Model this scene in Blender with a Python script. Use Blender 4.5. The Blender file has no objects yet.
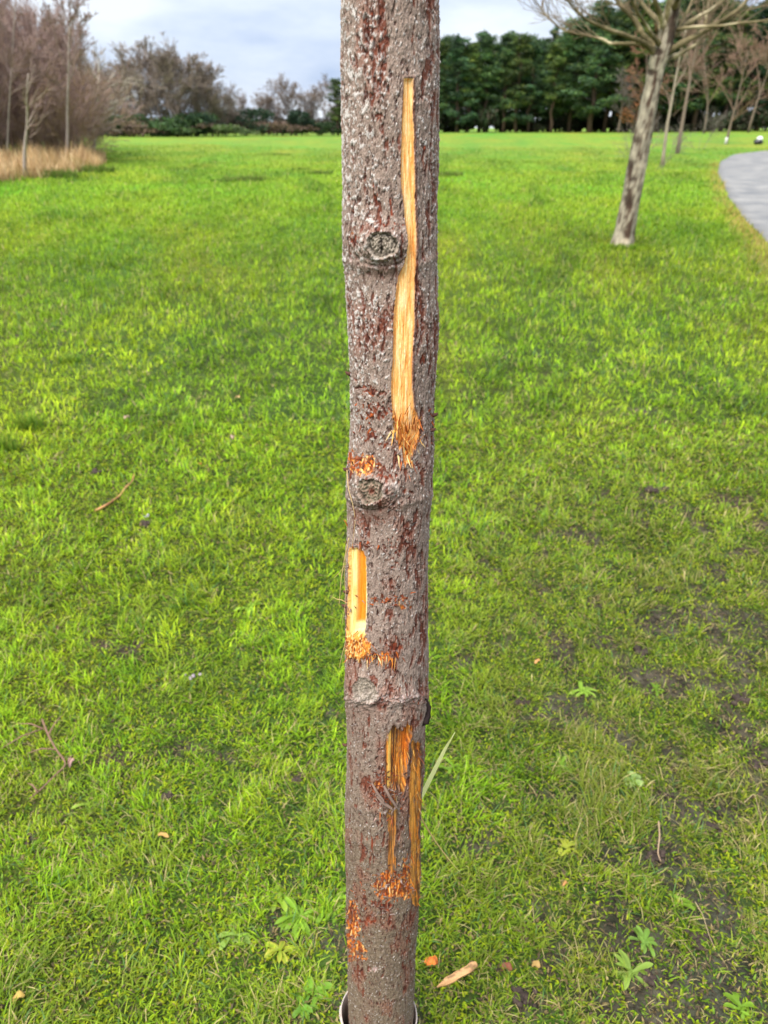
import bpy, math, random
import numpy as np
C = bpy.context.scene.collection
R = math.radians
rs = np.random.RandomState

# ---------------------------------------------------------------- camera numbers
F, PITCH, H, D = 740.0, R(27.43), 1.5, 0.70
cp, sp = math.cos(PITCH), math.sin(PITCH)

def project(x, y, z):
    dz = z - H
    dep = y * cp - dz * sp
    up = y * sp + dz * cp
    return 384 + F * x / dep, 512 - F * up / dep, dep

def ray(px, py):
    u, v = (px - 384) / F, (512 - py) / F
    return np.array([u, cp + v * sp, -sp + v * cp])

def at(px, py, Y):
    """point on the vertical plane y = Y seen along a photo direction"""
    d = ray(px, py)
    return np.array([0, 0, H]) + d * (Y / d[1])

# ---------------------------------------------------------------- noise
_r = rs(7)
PERM = np.tile(_r.permutation(256), 3)
GR = _r.normal(size=(256, 3)); GR /= np.linalg.norm(GR, axis=1)[:, None]

G32 = GR.astype(np.float32)
GX_, GY_, GZ_ = [np.ascontiguousarray(G32[:, k]) for k in range(3)]
P32 = PERM.astype(np.int32)
def pn(x, y, z=0.0, s=0):
    x, y, z = np.broadcast_arrays(np.asarray(x, float), np.asarray(y, float), np.asarray(z, float) + s * 17.37)
    fx, fy, fz = np.floor(x), np.floor(y), np.floor(z)
    xi, yi, zi = fx.astype(np.int32), fy.astype(np.int32), fz.astype(np.int32)
    xf, yf, zf = (x - fx).astype(np.float32), (y - fy).astype(np.float32), (z - fz).astype(np.float32)
    u, v, w = [t * t * t * (t * (t * 6 - 15) + 10) for t in (xf, yf, zf)]
    A = [P32[(xi + k) & 255] for k in (0, 1)]
    B = [[P32[(A[i] + yi + k) & 255] for k in (0, 1)] for i in (0, 1)]
    def g(a, b, c):
        h = P32[(B[a][b] + zi + c) & 255]
        return GX_[h] * (xf - a) + GY_[h] * (yf - b) + GZ_[h] * (zf - c)
    def L(a, b, t): return a + (b - a) * t
    return 1.6 * L(L(L(g(0,0,0), g(1,0,0), u), L(g(0,1,0), g(1,1,0), u), v),
                   L(L(g(0,0,1), g(1,0,1), u), L(g(0,1,1), g(1,1,1), u), v), w).astype(float)

def fbm(x, y, z=0.0, o=3, s=0):
    t = 0; a = 1; n = 0
    for k in range(o):
        t = t + a * pn(np.asarray(x) * 2**k, np.asarray(y) * 2**k, np.asarray(z) * 2**k, s + k * 3); n += a; a *= .5
    return t / n * 1.3

def ss(a, b, x):
    t = np.clip((np.asarray(x, float) - a) / (b - a), 0, 1)
    return t * t * (3 - 2 * t)

def lin(r, g, b, k=1.0):
    c = np.array([r, g, b], float) / 255
    return k * np.where(c < .04045, c / 12.92, ((c + .055) / 1.055) ** 2.4)

def mixc(a, b, t):
    return a + (b - a) * np.asarray(t)[..., None]

# ---------------------------------------------------------------- scene helpers
def tag(o, label=None, cat=None, group=None, kind=None):
    if label: o['label'] = label
    if cat: o['category'] = cat
    if group: o['group'] = group
    if kind: o['kind'] = kind
    return o

def empty(name, loc, label, cat, group=None, rz=0):
    o = bpy.data.objects.new(name, None); C.objects.link(o)
    o.location = [float(v) for v in loc]; o.rotation_euler = (0, 0, rz); o.empty_display_size = .1
    return tag(o, label, cat, group)

def mesh(name, v, f, mat, parent=None, col=None, smooth=True, loc=None):
    """v (n,3) array, f (m,3) or (m,4) array or list of such arrays"""
    fl = f if isinstance(f, list) else [f]
    fl = [np.asarray(a, np.int32) for a in fl if len(a)]
    me = bpy.data.meshes.new(name)
    v = np.asarray(v, np.float32)
    me.vertices.add(len(v)); me.vertices.foreach_set('co', v.ravel())
    loops = np.concatenate([a.ravel() for a in fl])
    tot = np.concatenate([np.full(len(a), a.shape[1], np.int32) for a in fl])
    start = np.concatenate([[0], np.cumsum(tot)[:-1]]).astype(np.int32)
    me.loops.add(len(loops)); me.loops.foreach_set('vertex_index', loops)
    me.polygons.add(len(tot)); me.polygons.foreach_set('loop_start', start)
    me.polygons.foreach_set('loop_total', tot)
    me.polygons.foreach_set('use_smooth', np.full(len(tot), smooth, bool))
    if col is not None:
        a = me.color_attributes.new('Col', 'FLOAT_COLOR', 'POINT')
        c = np.ones((len(v), 4), np.float32); c[:, :3] = np.clip(col, 0, 1)
        a.data.foreach_set('color', c.ravel())
    me.update(calc_edges=True); me.validate()
    me.materials.append(mat)
    o = bpy.data.objects.new(name, me); C.objects.link(o)
    if parent is not None: o.parent = parent
    if loc is not None: o.location = [float(t) for t in loc]
    return o

def copy_tree(o, parent=None):
    c = o.copy(); C.objects.link(c); c.parent = parent
    for ch in list(o.children): copy_tree(ch, c)
    return c

class MB:
    """collects pieces into one mesh"""
    def __init__(s): s.v = []; s.q = []; s.t = []; s.c = []; s.n = 0
    def add(s, v, q=None, t=None, c=None):
        v = np.asarray(v, float)
        if q is not None and len(q): s.q.append(np.asarray(q) + s.n)
        if t is not None and len(t): s.t.append(np.asarray(t) + s.n)
        s.v.append(v)
        if c is not None: s.c.append(np.broadcast_to(np.asarray(c, float), (len(v), 3)))
        s.n += len(v)
    def tube(s, pts, rad, n=5, c=None, cap=True):
        pts = np.asarray(pts, float); m = len(pts); rad = np.broadcast_to(np.asarray(rad, float), (m,))
        tg = np.gradient(pts, axis=0); tg /= np.linalg.norm(tg, axis=1)[:, None] + 1e-12
        ref = np.array([0, 0, 1.0]) if abs(tg[0][2]) < .8 else np.array([1.0, 0, 0])
        a = np.cross(tg, ref); a /= np.linalg.norm(a, axis=1)[:, None] + 1e-12
        b = np.cross(tg, a)
        th = np.arange(n) * 2 * math.pi / n
        v = pts[:, None, :] + rad[:, None, None] * (np.cos(th)[None, :, None] * a[:, None, :] + np.sin(th)[None, :, None] * b[:, None, :])
        i = np.arange(m - 1)[:, None] * n; j = np.arange(n)[None, :]; k = (j + 1) % n
        q = np.stack([i + j, i + k, i + n + k, i + n + j], -1).reshape(-1, 4)
        v = v.reshape(-1, 3)
        if c is not None and np.ndim(c) == 2: c = np.repeat(c, n, axis=0)
        t = []
        if cap:
            v = np.vstack([v, pts[0], pts[-1]])
            if c is not None and np.ndim(c) == 2: c = np.vstack([c, c[0], c[-1]])
            e = m * n
            t = [(e, (x + 1) % n, x) for x in range(n)] + [(e + 1, (m - 1) * n + x, (m - 1) * n + (x + 1) % n) for x in range(n)]
        s.add(v, q, t, c)
    def build(s, name, mat, parent=None, smooth=True, loc=None):
        f = []
        if s.q: f.append(np.vstack(s.q))
        if s.t: f.append(np.vstack(s.t))
        return mesh(name, np.vstack(s.v), f, mat, parent, np.vstack(s.c) if s.c else None, smooth, loc)

# ---------------------------------------------------------------- materials
def nodes(m):
    m.use_nodes = True
    return m.node_tree.nodes, m.node_tree.links

def mat(name, col=None, rough=.85, spec=.3, attr=True, var=.0, vscale=20, bump=0.0, bscale=200, bstretch=(1, 1, 1), transl=0.0, detail=4):
    m = bpy.data.materials.new(name); N, Lk = nodes(m)
    P = N['Principled BSDF']; out = N['Material Output']
    P.inputs['Roughness'].default_value = rough; P.inputs['Specular IOR Level'].default_value = spec
    tc = N.new('ShaderNodeTexCoord')
    if attr:
        a = N.new('ShaderNodeAttribute'); a.attribute_name = 'Col'; src = a.outputs['Color']
    else:
        c = N.new('ShaderNodeRGB'); c.outputs[0].default_value = (*[float(t) for t in col], 1); src = c.outputs[0]
    if var:
        n = N.new('ShaderNodeTexNoise'); n.inputs['Scale'].default_value = vscale; n.inputs['Detail'].default_value = detail
        Lk.new(tc.outputs['Object'], n.inputs['Vector'])
        mr = N.new('ShaderNodeMapRange'); mr.inputs['From Min'].default_value = .3; mr.inputs['From Max'].default_value = .7
        mr.inputs['To Min'].default_value = 1 - var; mr.inputs['To Max'].default_value = 1 + var
        Lk.new(n.outputs['Fac'], mr.inputs['Value'])
        mx = N.new('ShaderNodeVectorMath'); mx.operation = 'SCALE'
        Lk.new(src, mx.inputs[0]); Lk.new(mr.outputs[0], mx.inputs['Scale']); src = mx.outputs[0]
    Lk.new(src, P.inputs['Base Color'])
    if bump:
        mp = N.new('ShaderNodeMapping'); mp.inputs['Scale'].default_value = bstretch
        Lk.new(tc.outputs['Object'], mp.inputs['Vector'])
        n = N.new('ShaderNodeTexNoise'); n.inputs['Scale'].default_value = bscale; n.inputs['Detail'].default_value = 4
        Lk.new(mp.outputs[0], n.inputs['Vector'])
        b = N.new('ShaderNodeBump'); b.inputs['Distance'].default_value = bump; b.inputs['Strength'].default_value = 1
        Lk.new(n.outputs['Fac'], b.inputs['Height']); Lk.new(b.outputs[0], P.inputs['Normal'])
    if transl:
        t = N.new('ShaderNodeBsdfTranslucent'); Lk.new(src, t.inputs['Color'])
        x = N.new('ShaderNodeMixShader'); x.inputs[0].default_value = transl
        Lk.new(P.outputs[0], x.inputs[1]); Lk.new(t.outputs[0], x.inputs[2]); Lk.new(x.outputs[0], out.inputs['Surface'])
    return m

M_BARK = mat('bark', rough=.92, spec=.12, var=.26, vscale=900, bump=.0006, bscale=1100, bstretch=(1, 1, .6))
M_WOOD = mat('fresh_wood', rough=.55, spec=.35, var=.12, vscale=700, bump=.0004, bscale=900, bstretch=(1, 1, .08))
M_FIB = mat('wood_fibre', rough=.65, spec=.3, transl=.15)
M_TREE = mat('lichen_bark', rough=.9, var=.25, vscale=14, bump=.006, bscale=30)
M_TWIG = mat('twigs', rough=.85, spec=.2)
M_GRASS = mat('grass_blades', rough=.6, spec=.12, transl=.42)
M_LEAF = mat('leaves', rough=.55, spec=.22, transl=.3)
M_NEEDLE = mat('needles', rough=.6, spec=.25, transl=.15)
M_DRY = mat('dry_stalks', rough=.75, spec=.2, transl=.3)
M_SOIL = mat('clod_soil', rough=.85, spec=.3, var=.35, vscale=120, bump=.003, bscale=220)
M_GUARD = mat('guard_plastic', rough=.45, spec=.4, var=.06, vscale=60)
M_CHIP = mat('chip_wood', rough=.7, var=.2, vscale=300, bump=.0005, bscale=400, bstretch=(.15, 1, 1))
M_BAG = mat('bag_plastic', rough=.3, spec=.5)
SKYB, SKYZ, EXPO = 8.3, 16.0, 0.62
# ---------------------------------------------------------------- terrain
def terrain(x, y):
    x = np.asarray(x, float); y = np.asarray(y, float)
    d = np.hypot(x, y)
    h = ss(40, 108, y) * (.50 * ss(-8, 10, x) + .25 * ss(25, 70, x) + .44)
    h = h + .10 * ss(3, 14, d) * fbm(x * .11, y * .11, 0, 2, 5) * (1 - ss(45, 90, d))
    h = h + .35 * ss(-4, -14, x) * ss(18, 32, y) * (1 - ss(60, 90, y))
    return h

def hit(px, py):
    d = ray(px, py); o = np.array([0, 0, H])
    t = np.concatenate([np.linspace(.5, 12, 2500), np.linspace(12, 260, 12000)])
    p = o[None] + d[None] * t[:, None]
    g = p[:, 2] - terrain(p[:, 0], p[:, 1])
    i = int(np.argmax(g < 0))
    return p[i] if g[i] < 0 else p[-1]

# path outline from its bends, as a ribbon on the ground: its left edge and a width
PE = [hit(x, y) for x, y in ((800, 290), (768, 241), (745, 218), (727, 194), (718, 174), (720, 162), (735, 154.2), (768, 150.6))]
PE = np.array(PE)[:, :2]
PE = np.vstack([[5.2, -14], [4.9, -2], [4.8, 4], PE, PE[-1] + [22, 10], PE[-1] + [60, 22]])
def smooth_line(P, n=160):
    t = np.concatenate([[0], np.cumsum(np.hypot(*np.diff(P, axis=0).T))])
    for _ in range(1):
        s = np.linspace(0, t[-1], n)
        Q = np.stack([np.interp(s, t, P[:, 0]), np.interp(s, t, P[:, 1])], 1)
    for _ in range(6):
        Q[1:-1] = .25 * Q[:-2] + .5 * Q[1:-1] + .25 * Q[2:]
    return Q
PL = smooth_line(PE, 220)
tg = np.gradient(PL, axis=0); tg /= np.linalg.norm(tg, axis=1)[:, None]
NR = np.stack([tg[:, 1], -tg[:, 0]], 1)
PW = 3.0
def path_dist(x, y):
    """signed distance outwards from the path's left edge; inside the ribbon it is negative"""
    x = np.ravel(x); y = np.ravel(y); out = np.full(len(x), 99.0)
    sel = np.where((x > 2.5) & (y < 95))[0]
    mid = PL + NR * PW / 2
    for k in range(0, len(sel), 20000):
        i = sel[k:k + 20000]
        dd = np.hypot(x[i, None] - mid[None, :, 0], y[i, None] - mid[None, :, 1])
        j = dd.argmin(1)
        # perpendicular distance from the local tangent
        v = np.stack([x[i] - mid[j, 0], y[i] - mid[j, 1]], 1)
        per = np.abs((v * NR[j]).sum(1)); al = np.abs((v * tg[j]).sum(1))
        out[i] = np.where(al < .8, per, np.hypot(per, al)) - PW / 2
    return out

def bareness(x, y):
    n = fbm(x * 6.5, y * 6.5, 0, 3, 11) + .35 * fbm(x * 1.6, y * 1.6, 0, 2, 12)
    bias = -.30 + .54 * ss(.05, .55, x - .1 * (y - 1)) * (1 - ss(2.2, 4.2, y)) + .10 * ss(.9, .4, np.hypot(x, y - D)) + .08 * (1 - ss(.9, 1.5, y))
    return ss(.18, .5, n + bias)

def turf_tone(x, y):
    """yellow / dark fractions of the turf"""
    d = np.hypot(x, y); sc = 1 / (1 + d * .10)
    ye = (1 - .35 * ss(9, 25, d)) * ss(-.15, .55, fbm(x * 1.3 * sc + 3, y * .8 * sc, 0, 3, 21) + .18 * ss(2.2, 4, y) - .22 * ss(.0, .8, x) * (1 - ss(3, 6, y)))
    dk = ss(.0, .6, fbm(x * 2.6 * sc, y * 2.0 * sc, 0, 3, 22) + .12 * ss(0, .8, x) * (1 - ss(2, 5, y)))
    return ye, dk

G_GREEN = np.array([.195, .345, .012]); G_YEL = np.array([.375, .465, .018]); G_DARK = np.array([.055, .130, .008])
G_STRAW = np.array([.52, .42, .18]); G_SOIL = np.array([.058, .041, .029])

def axis(lo, a, b, hi, st, g):
    mid = np.arange(a, b + 1e-6, st); up = []; s = st; t = b
    while t < hi: s *= g; t += s; up.append(t)
    dn = []; s = st; t = a
    while t > lo: s *= g; t -= s; dn.append(t)
    return np.concatenate([dn[::-1], mid, up])
gx = axis(-900, -2.4, 2.4, 900, .02, 1.055); gy = axis(-400, .45, 3.4, 1200, .02, 1.042)
X, Y = np.meshgrid(gx, gy); nx, ny = len(gx), len(gy)
x, y = X.ravel(), Y.ravel()
near = 1 - ss(4, 9, np.hypot(x, y))
ba = bareness(x, y)
z = terrain(x, y) + near * (.010 * fbm(x * 3, y * 3, 0, 2, 31) + .005 * fbm(x * 14, y * 14, 0, 3, 32) + ba * (.007 * fbm(x * 30, y * 30, 0, 3, 33) - .006))
pd = path_dist(x, y)
z = z - .05 * ss(.05, -.25, pd)
ye, dk = turf_tone(x, y)
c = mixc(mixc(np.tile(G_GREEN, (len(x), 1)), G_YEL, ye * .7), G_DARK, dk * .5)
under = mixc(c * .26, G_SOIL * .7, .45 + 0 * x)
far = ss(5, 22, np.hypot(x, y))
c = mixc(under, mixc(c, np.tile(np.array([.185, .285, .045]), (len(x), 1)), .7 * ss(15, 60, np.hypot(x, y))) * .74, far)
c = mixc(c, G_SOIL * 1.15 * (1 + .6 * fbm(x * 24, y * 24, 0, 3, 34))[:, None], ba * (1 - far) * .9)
verge = np.exp(-((pd - .12) / .22) ** 2) * (.6 + .5 * fbm(x * 1.5, y * 1.5, 0, 2, 40))
c = mixc(c, np.array([.30, .22, .05]), np.clip(verge, 0, .9))
I = (np.arange(ny - 1)[:, None] * nx + np.arange(nx - 1)[None, :]).ravel()
q = np.stack([I, I + 1, I + nx + 1, I + nx], 1)

def ground_mat():
    m = mat('turf_ground', rough=.9, spec=.1)
    N, Lk = nodes(m); P = N['Principled BSDF']
    tc = N.new('ShaderNodeTexCoord'); a = [n for n in N if n.type == 'ATTRIBUTE'][0]
    src = a.outputs['Color']
    for sc, st, amt, yel in ((38, (1, .8, 1), .45, 0), (5, (1, .6, 1), .30, 0), (.55, (1, .45, 1), .30, 1), (.12, (1, .6, 1), .2, 1)):
        mp = N.new('ShaderNodeMapping'); mp.inputs['Scale'].default_value = st
        n = N.new('ShaderNodeTexNoise'); n.inputs['Scale'].default_value = sc; n.inputs['Detail'].default_value = 5
        Lk.new(tc.outputs['Object'], mp.inputs['Vector']); Lk.new(mp.outputs[0], n.inputs['Vector'])
        mr = N.new('ShaderNodeMapRange'); mr.inputs['From Min'].default_value = .32; mr.inputs['From Max'].default_value = .68
        mr.inputs['To Min'].default_value = 1 - amt; mr.inputs['To Max'].default_value = 1 + amt
        Lk.new(n.outputs['Fac'], mr.inputs['Value'])
        vm = N.new('ShaderNodeVectorMath'); vm.operation = 'MULTIPLY'
        cb = N.new('ShaderNodeCombineXYZ')
        if yel:
            Lk.new(mr.outputs[0], cb.inputs[0]); cb.inputs[1].default_value = 1.0; cb.inputs[2].default_value = 1
        else:
            for k in range(3): Lk.new(mr.outputs[0], cb.inputs[k])
        Lk.new(src, vm.inputs[0]); Lk.new(cb.outputs[0], vm.inputs[1]); src = vm.outputs[0]
    Lk.new(src, P.inputs['Base Color'])
    n = N.new('ShaderNodeTexNoise'); n.inputs['Scale'].default_value = 60; n.inputs['Detail'].default_value = 6
    Lk.new(tc.outputs['Object'], n.inputs['Vector'])
    b = N.new('ShaderNodeBump'); b.inputs['Distance'].default_value = .02; Lk.new(n.outputs['Fac'], b.inputs['Height']); Lk.new(b.outputs[0], P.inputs['Normal'])
    return m
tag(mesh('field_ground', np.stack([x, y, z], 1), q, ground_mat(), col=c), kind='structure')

# path
def path_mat():
    m = mat('wet_tarmac', col=(.2, .2, .2), attr=False, rough=.5, spec=.22, bump=.004, bscale=90)
    N, Lk = nodes(m); P = N['Principled BSDF']
    tc = N.new('ShaderNodeTexCoord')
    n = N.new('ShaderNodeTexNoise'); n.inputs['Scale'].default_value = 1.1; n.inputs['Detail'].default_value = 10; n.inputs['Roughness'].default_value = .68
    Lk.new(tc.outputs['Object'], n.inputs['Vector'])
    r = N.new('ShaderNodeValToRGB'); r.color_ramp.elements[0].position = .35; r.color_ramp.elements[1].position = .68
    r.color_ramp.elements[0].color = (.12, .116, .108, 1); r.color_ramp.elements[1].color = (.28, .265, .24, 1)
    Lk.new(n.outputs['Fac'], r.inputs[0]); Lk.new(r.outputs[0], P.inputs['Base Color'])
    r2 = N.new('ShaderNodeMapRange'); r2.inputs['From Min'].default_value = .4; r2.inputs['From Max'].default_value = .62
    r2.inputs['To Min'].default_value = .42; r2.inputs['To Max'].default_value = .85
    Lk.new(n.outputs['Fac'], r2.inputs['Value']); Lk.new(r2.outputs[0], P.inputs['Roughness'])
    return m
w = np.linspace(0, 1, 13)
edge = .06 * pn(np.arange(len(PL)) * .9, 0, 0, 3)
Pp = PL[:, None, :] + NR[:, None, :] * (w[None, :, None] * PW) 
Pp[:, 0] += NR * edge[:, None]; Pp[:, -1] += NR * edge[::-1, None]
zz = terrain(Pp[..., 0], Pp[..., 1]) + .012 + .03 * np.sin(w * math.pi)[None]
top = np.concatenate([Pp, zz[..., None]], -1)
lo = top[:, [0, -1]].copy(); lo[..., 2] -= .12
G = np.concatenate([lo[:, :1], top, lo[:, 1:]], 1); n1, n2 = G.shape[:2]
I = (np.arange(n1 - 1)[:, None] * n2 + np.arange(n2 - 1)[None, :]).ravel()
tag(mesh('path', G.reshape(-1, 3), np.stack([I, I + 1, I + n2 + 1, I + n2], 1), path_mat()), kind='structure')

# ---------------------------------------------------------------- grass
def blades(pos, L, W, az, lean, curl, col, tipc, nseg=3, rg=None):
    """pos(n,3); returns verts, tris, cols. lean = angle from vertical, curl = extra bend to the tip"""
    n = len(pos)
    dirx, diry = np.cos(az), np.sin(az)
    sx, sy = -diry, dirx
    V = []; K = []
    p = pos.copy(); a = lean.copy()
    for k in range(nseg + 1):
        t = k / nseg
        wk = W * (1.0, .95, .7, 0)[k] if nseg == 3 else W * (1.0, .8, 0)[k]
        cc = mixc(col, tipc, np.full(n, t ** 1.5)) * (.72 + .28 * min(1, t * 2.0))  # blade bases darkened in the colour, as shade between the blades
        if k < nseg:
            o = np.stack([sx * wk / 2, sy * wk / 2, 0 * wk], 1)
            V += [p - o, p + o]; K += [cc, cc]
        else:
            V.append(p); K.append(cc)
        st = L / nseg
        p = p + np.stack([np.sin(a) * dirx * st, np.sin(a) * diry * st, np.cos(a) * st], 1)
        a = a + curl / nseg
    m = 2 * nseg + 1
    V = np.stack(V, 1).reshape(-1, 3); K = np.stack(K, 1).reshape(-1, 3)
    T = []
    for k in range(nseg - 1):
        b = 2 * k; T += [(b, b + 1, b + 3), (b, b + 3, b + 2)]
    b = 2 * (nseg - 1); T.append((b, b + 1, b + 2))
    T = (np.arange(n)[:, None, None] * m + np.array(T)[None]).reshape(-1, 3)
    return V, T, K

GQ = 1.0
def grass():
    g = rs(42); N0 = 40000 * GQ; d0 = 1.45
    ds = np.concatenate([np.linspace(.42, 6, 600), np.linspace(6.05, 60, 900)])
    hw = lambda d: .52 * (.887 * d + .69) + .45 + .05 * d
    dens = lambda d: N0 * np.minimum(1, (d0 / d) ** 1.82)
    pdf = dens(ds) * 2 * hw(ds); cdf = np.concatenate([[0], np.cumsum((pdf[1:] + pdf[:-1]) / 2 * np.diff(ds))])
    n = int(cdf[-1]); y = np.interp(g.rand(n) * cdf[-1], cdf, ds); x = (g.rand(n) * 2 - 1) * hw(y)
    # gather into tussocks
    cl = fbm(x * 16, y * 16, 0, 2, 51); keep = g.rand(n) < np.clip(.58 + 1.7 * cl, .03, 1)
    ba = bareness(x, y); keep &= g.rand(n) > ba * .80
    keep &= np.hypot(x + .004, y - D) > .068
    x, y = x[keep], y[keep]
    pd = path_dist(x, y); k = pd > .0 + .08 * g.rand(len(x)); x, y, pd = x[k], y[k], pd[k]
    n = len(x); d = np.hypot(x, y); ba = bareness(x, y); ye, dk = turf_tone(x, y)
    clump = fbm(x * 5, y * 5, 0, 2, 52) + .8 * fbm(x * 16, y * 16, 0, 2, 51); fine = fbm(x * 8, y * 8, 0, 3, 57)
    s = np.clip(d / 1.8, 1, 14)
    L = (.019 + .033 * g.rand(n) ** 1.6 + .014 * np.clip(clump, -1, 1.5)) * s ** .42 * (1 - .4 * ba)
    L = np.clip(L, .01, None) * (1 + .5 * dk)
    W = (.0014 + .0018 * g.rand(n)) * s ** .80
    wide = g.rand(n) < .10 * (d < 6); W = np.where(wide, W * 2.1, W); L = np.where(wide, L * .6, L)
    az = 2 * math.pi * g.rand(n); fl = fbm(x * 2.2, y * 2.2, 0, 2, 53) * 6.0; az = np.where(g.rand(n) < .45, fl + .8 * g.normal(size=n), az)
    lean = np.clip(.25 + .75 * g.rand(n) + .25 * g.normal(size=n), 0, 1.5) * np.where(d > 6, .75, 1)
    curl = .2 + 1.2 * g.rand(n)
    col = mixc(mixc(np.tile(G_GREEN, (n, 1)), G_YEL, np.clip(ye * .72 + .7 * fine + .30 * g.normal(size=n), 0, 1)), G_DARK, np.clip(dk * .6 - .6 * fine + .28 * g.normal(size=n), 0, 1))
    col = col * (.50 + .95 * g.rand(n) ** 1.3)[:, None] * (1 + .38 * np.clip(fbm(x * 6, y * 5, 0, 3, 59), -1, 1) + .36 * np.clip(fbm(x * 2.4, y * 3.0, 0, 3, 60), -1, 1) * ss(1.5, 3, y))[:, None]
    col = mixc(col, col * .55 + np.array([.060, .108, .020]), .75 * ss(6, 28, d))
    olv = np.clip((.02 + .8 * fbm(x * 4.2, y * 4.2, 0, 3, 62) + .50 * ss(.0, .6, x) + .15 * (1 - ss(.9, 1.5, y))) * (1 - ss(2.0, 4.5, y)), 0, .8); col = mixc(col, np.tile([.22, .235, .040], (n, 1)) * (.5 + .9 * g.rand(n))[:, None], olv)
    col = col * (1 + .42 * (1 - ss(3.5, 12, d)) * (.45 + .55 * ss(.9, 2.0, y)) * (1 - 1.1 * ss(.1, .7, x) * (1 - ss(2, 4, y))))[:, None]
    blue = g.rand(n) < .08; col[blue] = np.array([.10, .20, .06]) * (.8 + .5 * g.rand(blue.sum()))[:, None]
    pv = .09 + .20 * ss(.1, .8, fbm(x * 3.1, y * 3.1, 0, 2, 54)) * (1 - ss(6, 15, d)) + .11 * (y < 1.6) + .10 * ss(.1, .7, x) * (y < 4)
    st = g.rand(n) < pv; col[st] = G_STRAW * (.55 + .75 * g.rand(st.sum()))[:, None]
    vg = g.rand(n) < np.exp(-((pd - .12) / .25) ** 2) * .7; col[vg] = np.array([.34, .27, .07])
    lean[st] = np.clip(lean[st] + .4, 0, 1.55); L[st] *= 1.1; W[st] *= .7
    tip = mixc(col * 1.25, np.tile([.36, .34, .06], (n, 1)), (.25 * g.rand(n)))
    zz = terrain(x, y) + (1 - ss(4, 9, d)) * (.010 * fbm(x * 3, y * 3, 0, 2, 31)) - .004
    P = np.stack([x, y, zz], 1)
    a = d < 5
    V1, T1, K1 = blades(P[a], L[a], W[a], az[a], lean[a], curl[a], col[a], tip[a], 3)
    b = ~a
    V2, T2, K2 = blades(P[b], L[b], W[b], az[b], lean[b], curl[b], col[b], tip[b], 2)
    # the low layer: moss, clover and litter between the blades
    m = 230000; y2 = .42 + 3.6 * g.rand(m) ** 1.35; x2 = (g.rand(m) * 2 - 1) * hw(y2)
    k = np.hypot(x2 + .004, y2 - D) > .066; x2, y2 = x2[k], y2[k]; m = len(x2); b2 = bareness(x2, y2)
    k = g.rand(m) > b2 * .40; x2, y2, b2 = x2[k], y2[k], b2[k]; m = len(x2)
    t2 = fbm(x2 * 11, y2 * 11, 0, 3, 58); pal2 = np.array([[.24, .34, .010], [.32, .36, .015], [.07, .14, .01], [.16, .26, .03], [.26, .19, .08], [.11, .08, .05]])
    pr = np.clip(np.stack([.3 + .3 * t2, .22 + .4 * t2, .24 - .3 * t2, .16 + 0 * t2, .09 + .14 * b2 + .10 * (x2 > 0), .07 + .8 * b2], 1), .01, None); pr = np.cumsum(pr / pr.sum(1)[:, None], 1)
    c2 = pal2[(g.rand(m)[:, None] > pr).sum(1).clip(0, 5)] * (.55 + .8 * g.rand(m))[:, None]
    P2 = np.stack([x2, y2, terrain(x2, y2) + .010 * fbm(x2 * 3, y2 * 3, 0, 2, 31) - .002 + .010 * g.rand(m) * (1 - b2)], 1); s2 = np.clip(y2 / 1.8, 1, 3)
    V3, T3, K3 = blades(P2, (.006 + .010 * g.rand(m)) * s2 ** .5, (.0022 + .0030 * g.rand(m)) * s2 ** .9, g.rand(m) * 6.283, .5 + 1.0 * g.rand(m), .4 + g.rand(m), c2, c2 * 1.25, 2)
    print('blades', n)
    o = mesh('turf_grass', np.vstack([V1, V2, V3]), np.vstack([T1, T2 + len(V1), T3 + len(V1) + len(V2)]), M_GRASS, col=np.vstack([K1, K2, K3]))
    tag(o, 'short green and yellow turf grass covering the whole field', 'grass', kind='stuff')
grass()
# ---------------------------------------------------------------- the wounded young tree
OUT = np.array([(-60, 340, 440.2), (0, 340.7, 439.6), (65, 341.4, 439.6), (130, 342, 438.6), (195, 343.2, 437.9), (230, 342.8, 437.6), (250, 344, 437.3), (285, 346.3, 438),
 (311, 347.5, 438), (340, 348.8, 438.2), (362, 349.6, 436.4), (390, 350.2, 435), (413, 350.6, 434), (440, 349, 433.4), (464, 346.4, 433), (491, 346.8, 431.6), (516, 346.3, 429.4),
 (542, 346, 428.6), (592, 345.7, 427.8), (643, 344.6, 428.4), (669, 345, 428.2), (694, 345.2, 428.8), (712, 346.5, 427.6), (731, 347, 425.0), (767, 346.8, 424.4), (802, 345.2, 421.6),
 (838, 345, 420.2), (873, 346.6, 421), (909, 345.6, 418.4), (944, 347, 416.4), (980, 347.6, 414.8), (1024, 348.6, 412.6), (1150, 349, 411)])
dep_ = PITCH + np.arctan((OUT[:, 0] - 512) / F)
oh = H - D * np.tan(dep_); oz = D * cp + (H - oh) * sp
ocx = ((OUT[:, 1] + OUT[:, 2]) / 2 - 384) * oz / F; orr = (OUT[:, 2] - OUT[:, 1]) / 2 * oz / F * .997
o_ = np.argsort(oh); oh, ocx, orr = oh[o_], ocx[o_], orr[o_]
hx = np.concatenate([[-.05, .03], oh[oh > .08]]); 
cxx = np.concatenate([[ocx[oh > .08][0]] * 2, ocx[oh > .08]]); rrr = np.concatenate([[.0600, .0592], orr[oh > .08]])
def t_cx(h): return np.interp(h, hx, cxx)
def t_r(h): return np.interp(h, hx, rrr)

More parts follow.
